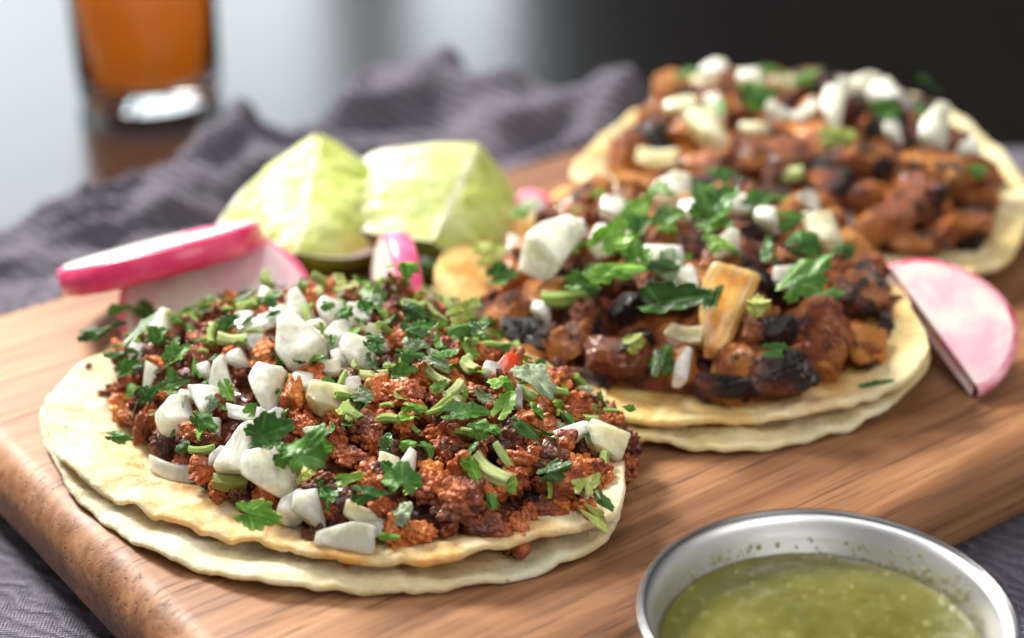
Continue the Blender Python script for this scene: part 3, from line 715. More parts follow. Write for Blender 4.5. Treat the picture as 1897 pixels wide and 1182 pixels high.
def leaf_mesh(seed, mat, kind='leaf'):
    rng = np.random.RandomState(seed); nr, na = 15, 120
    A = np.linspace(-math.pi*.86, math.pi*.86, na)
    lob = 5 if kind == 'leaf' else 3
    if kind == 'blade': A = np.linspace(-math.pi*.97, math.pi*.97, na)
    if kind == 'blade':
        R_ = 1/np.sqrt((np.cos(A)/1.0)**2+(np.sin(A)/.34)**2)*(1+.10*np.cos(9*A))
        vein = np.zeros(na)
    else:
        # main lobes and their teeth
        ph = rng.uniform(-.15, .15)
        env = .70+.30*np.cos(A*.9)
        c3 = np.abs(np.cos((A+ph)*lob/2/ .86*.9))
        R_ = env*(.66+.34*c3**.6)*(.88+.17*np.abs(np.sin(A*(8.5 if kind == 'leaf' else 6)+rng.uniform(0, 6)))**.7)
        vein = np.clip((np.cos((A+ph)*lob/.86*.9)-.90)/.1, 0, 1)
    V = [(0, 0, 0)]; vv = [.8]
    for k in range(1, nr+1):
        f = k/nr
        for i in range(na):
            V.append((R_[i]*f*math.cos(A[i]), R_[i]*f*math.sin(A[i]), 0)); 
            side = max(0, 1-abs(((A[i]*22+f*9) % 2)-1)*5)*.35
            vv.append(max(vein[i]*min(1, 3*(1.05-f)), side*(f > .15)))
    V = np.array(V); vv = np.array(vv)
    if kind == 'blade': vv = np.maximum(vv, np.clip(1-np.abs(V[:, 1])/.04, 0, 1))
    # curl and ruffle
    cx, cy = rng.uniform(-.5, .5), rng.uniform(-.7, .7)
    rr = np.hypot(V[:, 0], V[:, 1]); an = np.arctan2(V[:, 1], V[:, 0])
    z = .45*cx*V[:, 0]**2*1.6+.95*cy*V[:, 1]**2+.24*rr**2*np.sin(an*rng.randint(3, 6)+rng.uniform(0, 6))+.30*fbm(V*2.2+seed, seed, 3)
    z += rng.choice((-1, 1))*rng.uniform(.15, 1.25)*np.abs(V[:, 1])
    z -= .035*vv*(rr < .95)
    V[:, 2] = z
    if rng.rand() < .55:
        a_ = rng.uniform(0, 6.28); nx_, ny_ = math.cos(a_), math.sin(a_); dd = V[:, 0]*nx_+V[:, 1]*ny_-rng.uniform(.15, .5)
        ov = np.maximum(dd, 0)*.97; V[:, 0] -= ov*nx_; V[:, 1] -= ov*ny_
    sc = np.abs(V[:, :2]).max(0); V[:, 0] = (V[:, 0]-(V[:, 0].max()+V[:, 0].min())/2); V[:, :2] /= np.abs(V[:, :2]).max(0); V[:, 2] -= V[:, 2].mean()
    top = V.copy(); bot = V.copy(); bot[:, 2] -= .035
    N = len(V)
    fc = [(0, 1+i, 2+i) for i in range(na-1)]
    for k in range(nr-1):
        for i in range(na-1):
            a = 1+k*na+i; fc.append((a, a+na, a+na+1, a+1))
    fb = [tuple(x+N for x in f[::-1]) for f in fc]
    base = 1+(nr-1)*na
    fe = [(base+i, base+N+i, base+N+i+1, base+i+1) for i in range(na-1)]
    # cut ends beside the stalk
    for i in (0, na-1):
        chain = [0]+[1+k*na+i for k in range(nr)]
        for a, b in zip(chain, chain[1:]): fe.append((a, b, b+N, a+N) if i else (b, a, a+N, b+N))
    return mesh_obj('cilantro_leaf', np.vstack([top, bot]), fc+fb+fe, mat, parent=False, attr={'vein': np.r_[vv, vv]})
LF = {}
for mk, mt in (('d', M_LD), ('m', M_LM), ('b', M_LB), ('p', M_LP), ('y', M_LY)):
    for kd in ('leaf', 'lobe', 'blade'):
        LF[mk, kd] = [leaf_mesh(300+17*i+len(kd)*3+ord(mk), mt, kd) for i in range(5 if mk in 'dm' else 3)]
def stem_meshes(seed, mat):
    rng = np.random.RandomState(seed); ns, na = 22, 28
    k = rng.uniform(.05, .35); V = []
    for j in range(ns):
        s = 2*j/(ns-1)-1
        for i in range(na):
            a = 2*math.pi*i/na; r = .96*(1+.10*math.cos(a*6+seed)+.05*math.cos(a*11))*(1+.06*math.sin(s*3+seed))
            V.append((s, r*math.cos(a)+k*s*s*2, r*math.sin(a)+.2*math.sin(s*2+seed)))
    V = np.array(V); N = len(V)
    fc = grid_faces(na, ns, True); fc = [f[::-1] for f in fc]
    # slightly sunk ends
    V = list(map(tuple, V))
    for j, sgn in ((0, 1), (ns-1, -1)):
        c = np.mean(np.array(V[j*na:(j+1)*na]), 0); st = len(V)
        for i in range(na):
            p = np.array(V[j*na+i]); q = c+(p-c)*.72; V.append((q[0]+sgn*.0, q[1], q[2]))
        st2 = len(V)
        for i in range(na):
            p = np.array(V[j*na+i]); q = c+(p-c)*.55; V.append((q[0]+sgn*.12, q[1], q[2]))
        V.append((c[0]+sgn*.12, c[1], c[2])); ce = len(V)-1
        for i in range(na):
            i2 = (i+1) % na
            fs = [(j*na+i, st+i, st+i2, j*na+i2), (st+i, st2+i, st2+i2, st+i2), (st2+i, ce, st2+i2)]
            fc += fs if j else [f[::-1] for f in fs]
    return mesh_obj('cilantro_stalk', V, fc, mat, parent=False)
SM = {k: [stem_meshes(400+i+ord(k), m) for i in range(3)] for k, m in (('g', M_ST), ('o', M_STO), ('l', M_STL))}

rnd = random.Random(7)
def place(me, name, heap, px, py, w, h, roll, thick, label, cat, group=None, face=.5, lift=.35, jit=.25):
    """w and h are the piece's size in photo pixels; it rests on the heap, its broad side partly up, partly outward"""
    p = heap.hit(px, py)
    n = (heap.normal(p.x, p.y)*(1-face) + toward_cam(p)*face + Vector((rnd.uniform(-jit, jit), rnd.uniform(-jit, jit), rnd.uniform(0, jit)))).normalized()
    sw, sh = mm(w, p)/2, mm(h, p)/2; st = thick*min(sw, sh)*2/2
    o = link(name, me); p = p+n*(st*lift)
    M_ = Matrix.Translation(p) @ orient(n, roll).to_4x4() @ Matrix.Diagonal((sw, sh, st, 1))
    o.matrix_world = M_
    return tag(o, label, cat, group)
gOn, gLe, gSt = 'diced onion pieces on the tacos', 'cilantro leaves on the tacos', 'chopped cilantro stem pieces on the tacos'
def onion(heap, px, py, w, h, roll, label, kd='dice', mk='w', thick=.62, lift=.5, v=None, **k):
    if mk != 'p': w, h = w*1.08, h*1.2
    L = ON[mk, kd]; me = L[(v if v is not None else int(px+py)) % len(L)]
    return place(me, 'pineapple_piece' if mk == 'p' else 'onion_piece', heap, px, py, w, h, roll, thick, label, 'pineapple' if mk == 'p' else 'onion', None if mk == 'p' else gOn, lift=lift, **k)
def leaf(heap, px, py, w, h, roll, label, mk='d', kd='leaf', lift=3.0, **k):
    L = LF[mk, kd]; me = L[int(px*3+py) % len(L)]
    p = heap.hit(px, py)
    o = place(me, 'cilantro_leaf', heap, px, py, w, h, roll, .85, label, 'herb leaf', gLe, lift=lift*.9, jit=.5, **k)
    return o
def stem(heap, px, py, w, h, roll, label, mk='g', lift=1.2, **k):
    L = SM[mk]; return place(L[int(px+py) % 3], 'cilantro_stalk', heap, px, py, w, h, roll, 1.0, label, 'herb stem', gSt, lift=lift, **k)
def meat(heap, L, name, px, py, w, h, roll, label, group, thick=.8, lift=.0, cat='meat', v=None, **k):
    return place(L[(v if v is not None else int(px+2*py)) % len(L)], name, heap, px, py, w, h, roll, thick, label, cat, group, lift=lift, **k)

# ---- mounds under the loose pieces
def mound(heap, name, mat, label, seed, cell, amp, drop):
    n, m = 300, 110; V = []
    rngm = np.random.RandomState(seed)
    g = np.arange(n)*2*math.pi/n
    for j in range(m):
        f = j/(m-1)*.97+1e-4
        pf = np.interp(g, np.arange(360)*math.pi/180, heap.prof, period=2*math.pi); V.append(np.stack([heap.c[0]+heap.rx*f*pf*np.cos(g), heap.c[1]+heap.ry*f*pf*np.sin(g), 0*g], 1))
    V = np.concatenate(V); V[:, 2] = heap.z(V[:, 0], V[:, 1])-drop
    gp = np.stack([rngm.uniform(-1, 1, cell), rngm.uniform(-1, 1, cell)], 1)*np.array((heap.rx, heap.ry))+np.array(heap.c); gr = rngm.uniform(.5, 1, cell)*amp
    d = np.zeros(len(V))
    for k in range(cell):
        q = gr[k]**2-(V[:, 0]-gp[k, 0])**2-(V[:, 1]-gp[k, 1])**2; d = np.maximum(d, np.sqrt(np.maximum(0, q)))
    V[:, 2] += d*.8+.0012*fbm(V*np.array((220, 220, 220)), seed, 4)
    edge = np.clip((1-heap.rho(V[:, 0], V[:, 1]))/.12, 0, 1)
    V[:, 2] = heap.z0-.0015+(V[:, 2]-heap.z0+.0015)*edge**.5
    return tag(mesh_obj(name, V, grid_faces(n, m, True), mat), label, 'meat filling', kind='stuff')
mound(H1, 'minced_meat_filling', M_CRUMB, 'fine crumbled red chorizo heaped on the front left taco', 3, 420, .0030, .0045)
mound(H2, 'pork_filling', M_PORK, 'dark chopped pork juices and scraps under the middle taco toppings', 4, 160, .0060, .0060)
mound(H3, 'pork_filling', M_PORK, 'dark chopped pork scraps under the back right taco toppings', 5, 160, .0060, .0060)

# ---- front taco: scattered crumbs
def scatter(heap, n, fn, seed, rmax=.97, dmin=.0055):
    r_ = random.Random(seed); pts = []; tries = 0
    while len(pts) < n and tries < n*60:
        tries += 1
        a = r_.uniform(0, 2*math.pi); f = math.sqrt(r_.random())*rmax; pf = heap.prof[int(math.degrees(a)) % 360]*f
        x = heap.c[0]+heap.rx*pf*math.cos(a); y = heap.c[1]+heap.ry*pf*math.sin(a)
        if y > heap.c[1]+heap.ry*.55: continue
        if any((x-q[0])**2+(y-q[1])**2 < dmin**2 for q in pts): continue
        pts.append((x, y)); fn(x, y, f, r_)
def put_free(me, name, x, y, z, s, r_, label, cat, group):
    o = link(name, me); e = Euler((r_.uniform(0, 6.28), r_.uniform(0, 6.28), r_.uniform(0, 6.28)))
    o.matrix_world = Matrix.Translation((x, y, z)) @ e.to_matrix().to_4x4() @ Matrix.Diagonal((s*r_.uniform(.85, 1.25), s*r_.uniform(.8, 1.1), s*r_.uniform(.8, 1), 1))
    return tag(o, label, cat, group)
gCr = 'crumbs of red chorizo on the front taco'
COVER = []                                                    # footprints of the larger pieces, filled in below
def near_piece(x, y, k=.5): return any(math.hypot(x-a, y-b) < r*k for a, b, r in COVER)
def crumb_fn(x, y, f, r_):
    s = r_.choice((.0030, .0036, .0042, .0052, .0064)); z = float(H1.z(x, y))-s*(.95 if near_piece(x, y, .95) else .15)
    put_free(r_.choice(CR), 'meat_crumb', x, y, z, s, r_, near_label(H1, x, y, ('small' if s < .004 else 'larger')+' chorizo crumb', 'on the front taco'), 'meat', gCr)
T1M = [
 (450, 560, 66, 56, 10, 'dark crumb of chorizo crowning the rear left of the front taco'), (745, 735, 108, 86, -10, 'large orange red chorizo cluster in the centre of the front taco'),
 (690, 790, 92, 74, 20, 'knobbly chorizo cluster left of the centre cilantro sprig'), (625, 765, 44, 70, 80, 'narrow orange crumb standing against an onion slab'),
 (640, 842, 84, 44, -12, 'bright orange elongated crumb right of the dark curly leaf'), (850, 930, 130, 110, 30, 'widest grainy chorizo cluster near the front rim'),
 (905, 975, 95, 70, 0, 'grainy chorizo cluster touching the folded front rim'), (790, 905, 78, 100, 0, 'upright chorizo cluster right of the single front leaf'),
 (1010, 850, 92, 88, 0, 'red chorizo cluster right of the large pale leaf'), (1128, 848, 74, 62, 0, 'reddest chorizo crumb overhanging the right rim'),
 (1040, 900, 120, 84, 10, 'broad chorizo cluster by the right rim of the front taco'), (1105, 885, 66, 72, 0, 'dark chorizo crumb under the reddest right rim crumb'),
 (255, 780, 92, 34, -24, 'burnt strip of chorizo poking out over the left tortilla'), (305, 815, 58, 66, 0, 'orange crumb on the left edge of the heap under an onion'),
 (385, 865, 64, 90, -70, 'long chorizo crumb spilling down toward the left front'), (360, 800, 70, 60, 0, 'brown crumb between two left onion pieces'),
 (390, 640, 62, 46, 0, 'dark crumb in the upper left of the front taco'), (345, 700, 60, 44, 0, 'dark red crumb under the left cilantro'), (500, 650, 70, 52, 0, 'brown crumb behind the largest onion dice'),
 (760, 990, 110, 52, -8, 'purplish brown chorizo lump lying along the front rim'), (660, 700, 60, 40, 0, 'dark crumb right of the largest onion dice'), (740, 630, 60, 60, 0, 'dark crumb below the rear right leaf'),
 (930, 905, 60, 40, 0, 'shadowed crumb beneath the cut stems'), (830, 830, 84, 50, 0, 'glossy dark crumb below the centre sprig'), (880, 735, 66, 60, 0, 'pale red crumb left of the red pepper strip'),
 (1015, 795, 84, 48, 0, 'brown crumb above the large pale leaf tip'), (1060, 755, 60, 34, 0, 'small crumb beside the rear right stem'), (480, 800, 60, 48, 0, 'crumb below the flat onion slices'),
 (560, 790, 50, 50, 0, 'crumb left of the orange spotted onion'), (700, 880, 60, 60, 0, 'crumb between the two front leaves'), (1010, 940, 90, 56, 0, 'smooth reddish lump near the greasy right corner'),
 (708, 545, 30, 34, 0, 'tiny red crumb perched before the upright radish slice'), (600, 690, 50, 36, 0, 'crumb wedged right of the diamond onion dice')]
def cover(H, items):
    for it in items:
        q = H.hit(it[0], it[1]); COVER.append((q.x, q.y, .5*mm(max(it[2], it[3])*.5+min(it[2], it[3])*.5, q)))
for i, (px, py, w, h, ro, lb) in enumerate(T1M): meat(H1, CR, 'meat_crumb', px, py, w*1.05, h*1.05, ro, lb, gCr, .85, .35, v=i)

T1O = [
 (552, 658, 108, 104, 42, 'largest diamond shaped onion dice in the top middle of the front taco', 'dice'), (496, 723, 84, 94, -14, 'smooth square onion dice with a tiny green fleck', 'dice'),
 (418, 705, 66, 96, 8, 'pointed onion piece with a green fleck on its face', 'point'), (324, 779, 90, 60, 14, 'leftmost rough onion dice above the bare tortilla', 'dice'),
 (385, 748, 58, 64, 30, 'small onion wedge between the leftmost dice and the pointed piece', 'wedge'), (462, 768, 104, 34, -2, 'flat onion slice lying under the square dice', 'sliver'),
 (446, 838, 70, 100, -10, 'smooth teardrop onion piece in front of the flat slice', 'point'), (507, 880, 126, 108, 12, 'biggest rough onion chunk near the front under the curly leaf', 'dice'),
 (322, 873, 118, 40, -14, 'translucent onion sliver lying flat on the bare left tortilla', 'sliver'), (633, 993, 144, 62, -10, 'wide onion slab lying against the front rim', 'dice'),
 (759, 863, 46, 58, -22, 'thin upright onion flake in the dark middle of the front taco', 'point'), (505, 560, 50, 44, -30, 'rearmost onion corner beside the dark top crumb', 'wedge'),
 (549, 583, 66, 74, 24, 'cream onion piece at the rear crest of the front taco', 'point'), (610, 586, 62, 64, -20, 'white onion piece right of the cream one on the rear crest', 'dice'),
 (481, 608, 110, 48, 14, 'flat white onion plate carrying a dark leaf', 'sliver'), (618, 630, 78, 44, 20, 'glassy onion piece behind the rounded right dice', 'dice'),
 (664, 662, 92, 74, -18, 'rounded onion dice right of the largest diamond one', 'dice'), (661, 586, 56, 44, 10, 'blurred white onion bit left of the rear right leaf', 'dice'),
 (292, 618, 58, 68, 10, 'onion block at the far left rear under cilantro', 'dice'), (290, 703, 44, 54, 0, 'half hidden onion bit at the left beside the pale blade', 'wedge'),
 (908, 697, 46, 40, 0, 'small onion bit beside the red pepper strip', 'dice'), (1060, 812, 86, 52, 26, 'triangular onion wedge near the right rim', 'wedge'), (572, 945, 74, 78, 10, 'greyish translucent onion piece behind the bright front leaf', 'dice'),
 (952, 742, 46, 52, 0, 'onion bit behind the lime green sprig tip', 'dice')]
for i, (px, py, w, h, ro, lb, kd) in enumerate(T1O): onion(H1, px, py, w, h, ro, lb, kd, 'w', .72 if kd != 'sliver' else .5, .85, v=i)
T1OY = [(603, 751, 104, 76, -8, 'onion slab stained with orange oil in the middle of the front taco', 'dice'), (719, 860, 44, 42, 0, 'yellowed onion flake left of the thin upright flake', 'wedge'),
 (688, 618, 54, 40, -8, 'warm toned onion bit under the rear right leaf', 'dice'), (1111, 824, 88, 72, -20, 'onion dice with a yellow edge above the right rim', 'dice'),
 (672, 958, 94, 40, -14, 'flat onion slice with yellow edge under the front leaves', 'sliver'), (583, 806, 46, 34, 10, 'small yellow onion bit right of the curly leaf', 'dice'), (612, 688, 60, 34, 8, 'thin onion bit at the foot of the diamond dice', 'sliver')]
T1O += [(532, 622, 60, 50, 20, 'onion bit behind the largest diamond dice', 'dice'), (585, 640, 50, 44, -30, 'onion bit between the diamond dice and the rounded one', 'dice'), (640, 612, 54, 46, 15, 'onion bit above the rounded dice', 'dice'), (440, 668, 46, 40, 30, 'small onion bit above the pointed piece', 'dice'),
 (560, 716, 54, 46, -10, 'onion bit right of the square dice', 'dice'), (350, 742, 44, 36, 0, 'onion bit above the leftmost dice', 'wedge'), (700, 640, 46, 34, 30, 'onion bit left of the fine green patch', 'dice'), (455, 600, 48, 40, 0, 'onion bit left of the flat white plate', 'dice'), (540, 940, 70, 60, -14, 'onion piece below the biggest rough chunk', 'dice'), (395, 790, 40, 34, 0, 'tiny onion bit right of the leftmost dice', 'dice')]
T1O += [(520, 590, 50, 44, 10, 'onion bit between the rear crest corner and the cream piece', 'dice'), (575, 615, 48, 42, -20, 'onion bit in front of the cream crest onion', 'dice'), (630, 668, 52, 46, 30, 'onion bit between the diamond and rounded dice', 'dice'), (470, 640, 48, 42, -10, 'onion bit below the flat white plate', 'dice'),
 (500, 780, 56, 40, 0, 'onion bit under the square dice', 'dice'), (380, 690, 40, 38, 20, 'onion bit left of the pointed piece', 'dice'), (650, 720, 54, 40, 10, 'onion bit right of the oil stained slab', 'dice'), (400, 850, 46, 40, 0, 'onion bit left of the teardrop piece', 'dice'), (700, 980, 60, 44, 0, 'onion bit right of the wide front slab', 'dice'), (255, 660, 44, 40, 0, 'onion bit among the far left leaves', 'dice')]
for i, (px, py, w, h, ro, lb, kd) in enumerate(T1O[24:]): onion(H1, px, py, w, h, ro, lb, kd, 'w', .7, .6, v=i+1)
cover(H1, T1O+T1OY)
scatter(H1, 210, crumb_fn, 11, 1.0, .0050)
for i, (px, py, w, h, ro, lb, kd) in enumerate(T1OY): onion(H1, px, py, w, h, ro, lb, kd, 'y', .6, .7, v=i)

T1L = [
 (523, 820, 96, 72, 20, 'd', 'leaf', 'dark curly leaf lying over the biggest front onion chunk'), (563, 862, 58, 50, -20, 'm', 'lobe', 'small leaf right of the curly leaf'),
 (622, 890, 104, 84, 35, 'm', 'leaf', 'broad smooth leaf in the front middle'), (686, 938, 82, 44, -10, 'd', 'lobe', 'flat leaf between the two broad front leaves'),
 (741, 938, 66, 80, 85, 'm', 'leaf', 'single upright lobed leaf right of the broad leaf'), (506, 960, 98, 62, -8, 'b', 'leaf', 'bright green leaf with stalk hanging over the front rim'),
 (912, 745, 38, 60, 80, 'b', 'leaf', 'lime green upright tip of the centre sprig'), (950, 802, 98, 80, -38, 'p', 'lobe', 'large pale sheened leaf right of the centre sprig'),
 (852, 797, 98, 40, 12, 'm', 'blade', 'folded leaf left of the centre sprig'), (884, 768, 40, 26, 160, 'p', 'leaf', 'whitish toothed leaf tip left of the lime green tip'),
 (896, 842, 36, 62, 70, 'm', 'blade', 'leaf stalk hanging below the centre sprig'), (944, 843, 72, 44, -20, 'd', 'lobe', 'dark leaf in the shade under the large pale leaf'),
 (735, 580, 58, 66, 50, 'b', 'lobe', 'bright glossy leaf at the rear right crest'), (708, 592, 50, 50, 120, 'p', 'leaf', 'pale frilly leaf beside the bright rear leaf'),
 (664, 600, 40, 36, 30, 'm', 'lobe', 'small leaf left of the pale frilly leaf'), (494, 610, 58, 42, 30, 'd', 'leaf', 'dark leaf resting on the flat white onion plate'),
 (227, 660, 116, 42, -14, 'd', 'leaf', 'dark leaf bundle overhanging the left rear tortilla'), (246, 632, 56, 40, 20, 'm', 'lobe', 'green leaf behind the left bundle'),
 (300, 668, 112, 30, 62, 'p', 'blade', 'long pale curved blade at the left of the heap'), (238, 702, 72, 34, -20, 'd', 'leaf', 'dark frilly leaf at the left under the bundle'),
 (365, 690, 66, 46, 30, 'm', 'leaf', 'light leaf left of the pointed onion'), (342, 727, 66, 24, 10, 'm', 'blade', 'narrow leaf strip above the leftmost dice'),
 (290, 748, 50, 48, 60, 'd', 'leaf', 'curled dark leaf left of the burnt strip'), (246, 818, 60, 26, -10, 'm', 'leaf', 'lone leaf shred lying on the bare left tortilla'),
 (388, 803, 56, 40, -30, 'm', 'leaf', 'leaf shred below the small onion wedge'), (455, 798, 42, 34, 50, 'm', 'lobe', 'thin leaf draped on the teardrop onion'),
 (300, 598, 58, 38, -35, 'd', 'blade', 'dark leaf on the far left onion block'), (740, 682, 60, 30, 0, 'd', 'leaf', 'chopped leaf at the left of the fine green patch'),
 (782, 664, 60, 38, 20, 'd', 'leaf', 'chopped leaf in the fine green patch'), (818, 692, 54, 34, -30, 'p', 'lobe', 'silvery leaf in the fine green patch'),
 (838, 650, 56, 34, 30, 'm', 'leaf', 'leaf at the rear of the fine green patch'), (912, 668, 50, 30, 30, 'd', 'leaf', 'dark leaf shred touching the red pepper strip'),
 (1006, 760, 60, 38, -20, 'd', 'leaf', 'dark wet leaf near the rear right edge'), (842, 604, 84, 40, 34, 'y', 'blade', 'shiny yellow green leaf pointing up at the rear right'),
 (886, 614, 44, 34, -10, 'b', 'leaf', 'small bright leaf at the rear right end'), (1078, 930, 50, 58, 80, 'y', 'leaf', 'yellow green leaf beside the right rim'),
 (1116, 978, 74, 36, -38, 'y', 'leaf', 'yellow leaf dangling over the right rim'), (1132, 950, 58, 30, -62, 'd', 'leaf', 'dark curled shred at the right rim corner'),
 (1046, 884, 74, 44, 20, 'd', 'leaf', 'dark wet leaf on the right chorizo cluster'), (738, 1012, 46, 20, -10, 'b', 'lobe', 'green scrap at the foot of the front rim'),
 (872, 880, 54, 34, -60, 'b', 'lobe', 'light leaf scrap left of the thick cut stem'), (700, 745, 48, 36, -20, 'p', 'lobe', 'folded pale leaf on the centre chorizo cluster'),
 (672, 678, 34, 26, -50, 'd', 'lobe', 'small dark leaf on the rounded onion dice'), (404, 700, 20, 18, 60, 'd', 'lobe', 'tiny green fleck on the pointed onion piece'),
 (510, 742, 16, 14, -50, 'd', 'lobe', 'tiny green fleck on the square onion dice'), (592, 600, 30, 24, 0, 'm', 'lobe', 'leaf bit between the rear crest onions'), (1132, 812, 36, 26, 20, 'm', 'leaf', 'leaf crumb on the reddest right crumb')]
T1L += [(660, 625, 46, 30, 40, 'm', 'lobe', 'leaf bit above the rounded onion dice'), (770, 610, 62, 44, -20, 'd', 'leaf', 'dark leaf in front of the bright rear leaf'), (800, 640, 64, 40, 30, 'm', 'leaf', 'mid green leaf behind the fine green patch'),
 (760, 700, 56, 32, 10, 'm', 'leaf', 'leaf on the front edge of the fine green patch'), (860, 672, 50, 30, -50, 'd', 'lobe', 'dark leaf right of the fine green patch'), (880, 640, 54, 40, 40, 'b', 'leaf', 'bright leaf behind the small onion bit'), (700, 660, 40, 30, 0, 'd', 'leaf', 'dark leaf right of the rounded onion dice'),
 (840, 720, 60, 30, 20, 'm', 'blade', 'blade shred left of the lime green sprig tip'), (930, 780, 70, 40, 60, 'b', 'blade', 'bright stalk leaf of the centre sprig'), (905, 812, 60, 44, 0, 'm', 'leaf', 'leaf at the heart of the centre sprig'), (655, 905, 60, 36, 20, 'b', 'lobe', 'bright sliver of leaf under the broad front leaf'),
 (200, 655, 50, 30, 10, 'd', 'leaf', 'outermost dark leaf at the far left rear'), (320, 640, 44, 40, 40, 'm', 'leaf', 'leaf before the far left onion block'), (270, 690, 60, 34, 20, 'm', 'leaf', 'green leaf right of the left frilly leaf')]
for px, py, w, h, ro, mk, kd, lb in T1L: leaf(H1, px, py, w*.98, h*.98, ro, lb, mk, kd, lift=4.5 if h > 30 else 7)
T1S = [
 (905, 884, 82, 32, -40, 'l', 'thickest cut cilantro stem in front of the centre sprig'), (940, 865, 96, 16, -52, 'g', 'long thin curved stem right of the thickest stem'), (427, 896, 62, 30, -4, 'o', 'olive stem stub at the left front under the teardrop onion'),
 (690, 704, 54, 22, 6, 'l', 'pale stem piece on top of the centre chorizo'), (434, 637, 58, 24, -4, 'l', 'shiny stem piece behind the pointed onion'), (392, 642, 38, 22, 20, 'o', 'olive stem bit left of the shiny stem'),
 (805, 704, 54, 20, -36, 'l', 'pale stem bit in front of the fine green patch'), (812, 686, 50, 20, -40, 'l', 'second pale stem bit in the fine green patch'), (842, 732, 44, 22, 50, 'l', 'bent stem piece above the centre sprig'),
 (849, 763, 44, 22, 78, 'o', 'upright stem stub behind the folded leaf'), (824, 757, 46, 22, 34, 'g', 'green stem piece left of the upright stub'), (862, 648, 62, 22, -42, 'l', 'stem piece at the rear of the fine green patch'),
 (866, 688, 34, 26, -60, 'l', 'stubby stem piece left of the small onion bit'), (968, 733, 52, 24, -36, 'g', 'smooth stem piece right of the red pepper strip'), (539, 722, 52, 14, 88, 'g', 'thin stem standing against the square onion dice'),
 (493, 528, 36, 20, -62, 'g', 'blurred stem end sticking up behind the front taco'), (464, 573, 42, 20, 24, 'g', 'short stem on the dark top crumb'), (578, 560, 46, 22, 30, 'l', 'stem piece at the very crest of the front taco'),
 (1066, 778, 84, 14, 4, 'g', 'bright thin stem lying near the rear right edge'), (646, 780, 46, 30, -50, 'g', 'stem piece between the orange crumbs'), (760, 790, 46, 10, -50, 'g', 'thin stem left of the folded leaf'), (640, 545, 40, 18, 0, 'l', 'pale stem bit far back on the crest')]
for px, py, w, h, ro, mk, lb in T1S: stem(H1, px, py, w, h, ro, lb, mk, lift=1.3)
# finely chopped shreds
gSh = 'tiny chopped cilantro shreds on the front taco'
def shred_fn(x, y, f, r_):
    px, py = proj(x, y, float(H1.z(x, y))+.002)
    if not ((px > 640 and py < 800) or px < 400 or py < 640) and r_.random() < .5: return
    s = r_.uniform(.0012, .0034); mk = r_.choice('dmmbbllp' if r_.random() < .9 else 'y')
    me = r_.choice(SM['g']) if mk == 'l' else r_.choice(LF[mk, r_.choice(('lobe', 'blade'))])
    o = link('cilantro_shred', me); n = (H1.normal(x, y)+Vector((r_.uniform(-.9, .9), r_.uniform(-.9, .9), 0))).normalized()
    sy = s*(.3 if mk == 'l' else r_.uniform(.5, .9))
    o.matrix_world = Matrix.Translation((x, y, float(H1.z(x, y))+.0028)) @ orient(n, r_.uniform(0, 360)).to_4x4() @ Matrix.Diagonal((s, sy, sy, 1))
    tag(o, near_label(H1, x, y, 'tiny cilantro shred', 'on the front taco'), 'herb shred', gSh)
scatter(H1, 260, shred_fn, 23, .97, .0034)
# red pepper and carrot bits, peppercorns
def chip(heap, mat, name, px, py, w, h, ro, label, cat, seed):
    me = onion_mesh(seed, mat, 'dice'); return place(me, name, heap, px, py, w, h, ro, .6, label, cat, None, lift=1.2)
chip(H1, M_RED, 'pepper_strip', 936, 694, 46, 92, -12, 'bright red pepper strip standing at the rear right of the front taco', 'pepper', 501)
chip(H1, M_CAR, 'carrot_bit', 588, 745, 30, 38, 20, 'orange bit stuck on the oil stained onion slab', 'vegetable bit', 502)
for k, (px, py, lb) in enumerate(((991, 927, 'black peppercorn on the greasy right corner of the front taco'), (836, 943, 'black peppercorn in the wide grainy cluster'), (1085, 640, None))):
    if lb: meat(H1, CR, 'peppercorn', px, py, 16, 16, 0, lb, None, 1, 1.0, cat='peppercorn', v=k).data = crumb_mesh('peppercorn', 600+k, M_BLK, 3, 10)

